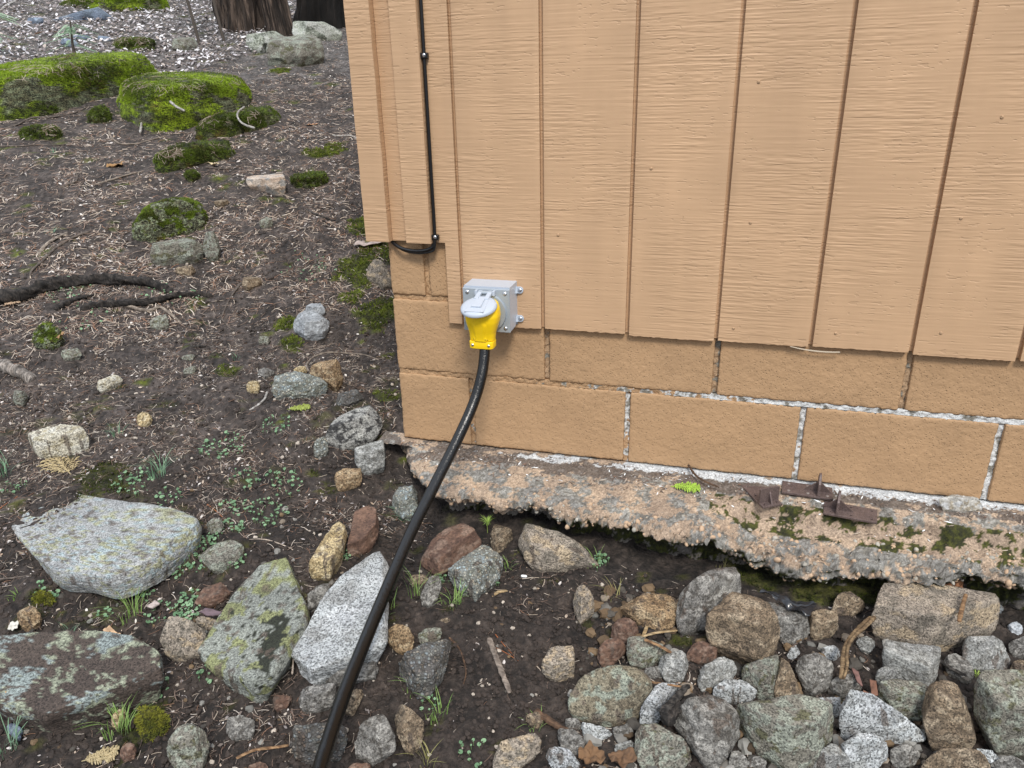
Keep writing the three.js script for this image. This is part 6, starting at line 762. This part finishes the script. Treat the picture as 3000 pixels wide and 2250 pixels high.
{ // moss shoots on the ground patches and under the ledge
  const R = rng(78), L = [], a = lin('#8a9a34'), b = lin('#4a5420'); for (const [cx, cz, r] of MOSSPATCH) { const n = Math.round(clamp(r * r * 170000, 60, 1500)); for (let k = 0; k < n; k++) { const t = R() * 6.28, d = r * Math.sqrt(R()) * 1.05, x = cx + Math.cos(t) * d, z = cz + Math.sin(t) * d; const v = fbm(x * 6, 0, z * 6, 4), w = fbm(x * 23, 4, z * 23, 3); if (1 - d / r + 0.55 * v + 0.3 * w < 0.3 || (x > -0.2 && z < lipZ(x) - 0.04)) continue; const s = mix(0.004, 0.009, R()) * (z < -0.3 ? 1.6 : 1); L.push([x, ground(x, z) - 0.001, z, jit(gn(x, z), R, 0.5), R() * 6, s, s, s, mixc(b, a, clamp(R() * 0.7 + w)).map((q) => q * (z > 0.05 ? 0.42 : 1.0))]); } }
  scatter('moss_patches', tuftGeo, mossMat, L, 'low green moss in patches on the soil', 'moss');
}
// ---------------------------------------------------------------- forest litter
const chipGeo = (() => { const R = rng(9), pos = []; const ring = []; for (let i = 0; i < 6; i++) { const a = i / 6 * 6.28 + R() * 0.5; ring.push([Math.cos(a) * mix(0.7, 1, R()), 0.18 * (R() - 0.3), Math.sin(a) * 0.5 * mix(0.6, 1, R())]); } for (let i = 0; i < 6; i++) { const a = ring[i], b = ring[(i + 1) % 6]; pos.push(0, 0.14, 0, ...b, ...a, ...a, ...b, b[0] * 0.9, b[1] - 0.16, b[2] * 0.9); } const g = new THREE.BufferGeometry(); g.setAttribute('position', new THREE.Float32BufferAttribute(pos, 3)); g.computeVertexNormals(); return g; })();
const crumbGeo = (() => { const g = new THREE.IcosahedronGeometry(1, 1), p = g.attributes.position; for (let i = 0; i < p.count; i++) { const x = p.getX(i), y = p.getY(i), z = p.getZ(i), k = 1 + 0.35 * N3(x * 1.7, y * 1.7, z * 1.7); p.setXYZ(i, x * k, y * k * 0.75, z * k); } g.computeVertexNormals(); return g; })();
{
  const R = rng(2024), okay = (x, z) => !(x > -0.24 && z < 0.01) && !(x > -0.27 && z < lipZ(x) + 0.005);
  // even over the view: more where one stands, thinner up the slope
  const spot = (r0, r1, a0 = -1.25, a1 = 0.25) => { const r = r0 * Math.pow(r1 / r0, R()), a = mix(a0, a1, R()) ; return [0.6165 + Math.sin(a) * r, 1.7312 - Math.cos(a) * r, r]; };
  const pal = (l) => l.map((h) => lin(h)), pick = (l) => l[Math.floor(R() * l.length)];
  const NC = pal(['#7f6b5f', '#8d7d72', '#6c594d', '#9a8e82', '#584a40', '#a89c8f', '#7e6d62', '#b4a594', '#80604c', '#5d5046', '#493d36', '#645448', '#735e52', '#c7bcb0']), CC = pal(['#a39c9a', '#c4bdb8', '#8c8482', '#b8a796', '#77706e', '#9a8672', '#d6cfc8', '#6a605a']), LC = pal(['#d2cfd2', '#b4b0b4', '#a09a9c', '#dddbdc', '#8a8282', '#ada29a', '#746c6c', '#8a7f7c']);
  const dens = (x, z) => { const s = sOf(x, z), v = fbm(x * 3, 6, z * 3, 3); let d = s > 0.75 ? 0.95 : s > 0.12 ? 0.62 : s > -0.15 ? 0.3 : 0.1; if (x > 0.05 && z > 0.15) d = 0.065; if (x > -0.05 && x < 0.42 && z > 0.45) d = 0.018; d *= 0.25 + 1.6 * sst(-0.35, 0.35, v + 0.5 * N3(x * 11, 3, z * 11)); if (mossSpot(x, z) > 0.35) d *= 0.3; return d; };
  const A = [], B = [], C = [], D = [], E = [], F = [], SC = pal(['#8f8a82', '#9c8263', '#aeaca5', '#7c664d', '#6b655d', '#b0a18f', '#c6c3bb']);
  for (let k = 0; k < 1500; k++) { const pile = R() < 0.6, x = pile ? mix(0.4, 1.45, R()) : mix(-0.75, 0.4, R()), z = pile ? mix(0.3, 0.85, R()) : mix(0.3, 1.05, R()); if (!okay(x, z) || (!pile && x > -0.05 && R() < 0.8) || (!pile && R() < 0.55)) continue; const s = mix(0.0025, pile ? 0.0155 : 0.007, R() ** 2); F.push([x, ground(x, z) + s * 0.3, z, jit(gn(x, z), R, 1), R() * 6.28, s * mix(0.8, 1.5, R()), s, s, ((c, m) => c.map((q) => q * m))(pick(SC), mix(0.28, 0.62, R()))]); }
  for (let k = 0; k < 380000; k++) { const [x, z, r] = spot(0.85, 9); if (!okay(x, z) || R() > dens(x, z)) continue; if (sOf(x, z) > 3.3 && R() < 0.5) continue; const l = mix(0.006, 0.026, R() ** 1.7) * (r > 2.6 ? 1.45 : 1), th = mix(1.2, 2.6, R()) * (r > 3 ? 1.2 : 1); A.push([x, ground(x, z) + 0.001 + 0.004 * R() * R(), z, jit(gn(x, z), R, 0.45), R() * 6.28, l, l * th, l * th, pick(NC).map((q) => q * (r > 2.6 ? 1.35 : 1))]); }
  for (let k = 0; k < 120000; k++) { const [x, z, r] = spot(0.85, 8); if (!okay(x, z) || R() > dens(x, z) * 0.5) continue; const s = mix(0.002, 0.0075, R() ** 2.2) * (r > 3 ? 1.5 : 1); B.push([x, ground(x, z) + 0.001, z, jit(gn(x, z), R, 0.7), R() * 6.28, s, s * 0.8, s, pick(CC)]); }
  for (let k = 0; k < 64000; k++) { const [x, z] = spot(4.4, 13, -1.1, 0.0); if (sOf(x, z) < 3.05 + 0.35 * N3(x, 2, z) || x + 0.25 * N3(x, 7, z) > -2.6 || R() < 0.1) continue; const s = mix(0.006, 0.022, R() ** 1.4); C.push([x, ground(x, z) + 0.008 + 0.012 * R(), z, jit(gn(x, z), R, 1.3), R() * 6.28, s, s, s, pick(LC)]); }
  for (let k = 0; k < 85000; k++) { const [x, z, r] = spot(0.8, 3.4, -1.1, 0.85); if (!okay(x, z)) continue; const s = mix(0.0008, 0.006, R() ** 3), m = mix(0.7, 1.25, R()); D.push([x, ground(x, z) + s * 0.2, z, jit(gn(x, z), R, 0.6), R() * 6.28, s, s, s, lin(R() < 0.03 ? '#a89e92' : '#332b26').map((q) => q * m)]); }
  for (let k = 0; k < 2600; k++) { const x = mix(-0.2, 1.6, R()), z = mix(0.012, 0.12, R() ** 1.3), y = ledgeTop(x, z); if (y === null || fbm(x * 6, 3, z * 10, 3) < -0.12) continue; const wht = R() < 0.13, s = wht ? mix(0.0018, 0.006, R() ** 2) : mix(0.001, 0.006, R() ** 2); E.push([x, y + 0.003, z, jit(new THREE.Vector3(0, 1, 0), R, 0.8), R() * 6.28, s * (R() < 0.4 ? 1.8 : 1), s * 0.7, s * 0.7, wht ? lin('#e6e9ea') : pick([...NC, lin('#4a403a'), lin('#5a4c42')])]); }
  scatter('needle_litter', needleGeo, M.litter, A, 'grey brown conifer needles and twig bits covering the slope', 'litter');
  scatter('bark_litter', chipGeo, M.litter, B, 'small pale and brown bark flakes among the needles', 'litter');
  scatter('leaf_litter', chipGeo, M.litter, C, 'pale dead leaves covering the hillside at the top', 'litter');
  scatter('soil_crumbs', crumbGeo, M.litter, D, 'dark crumbs of soil and grit on the bare ground', 'soil');
  scatter('small_stones', crumbGeo, M.litter, F, 'small stones and grit between the larger rocks', 'gravel');
  scatter('ledge_litter', chipGeo, M.litter, E, 'dirt, needles and white paint flakes lying along the ledge', 'litter');
}
renderer.render(scene, camera);
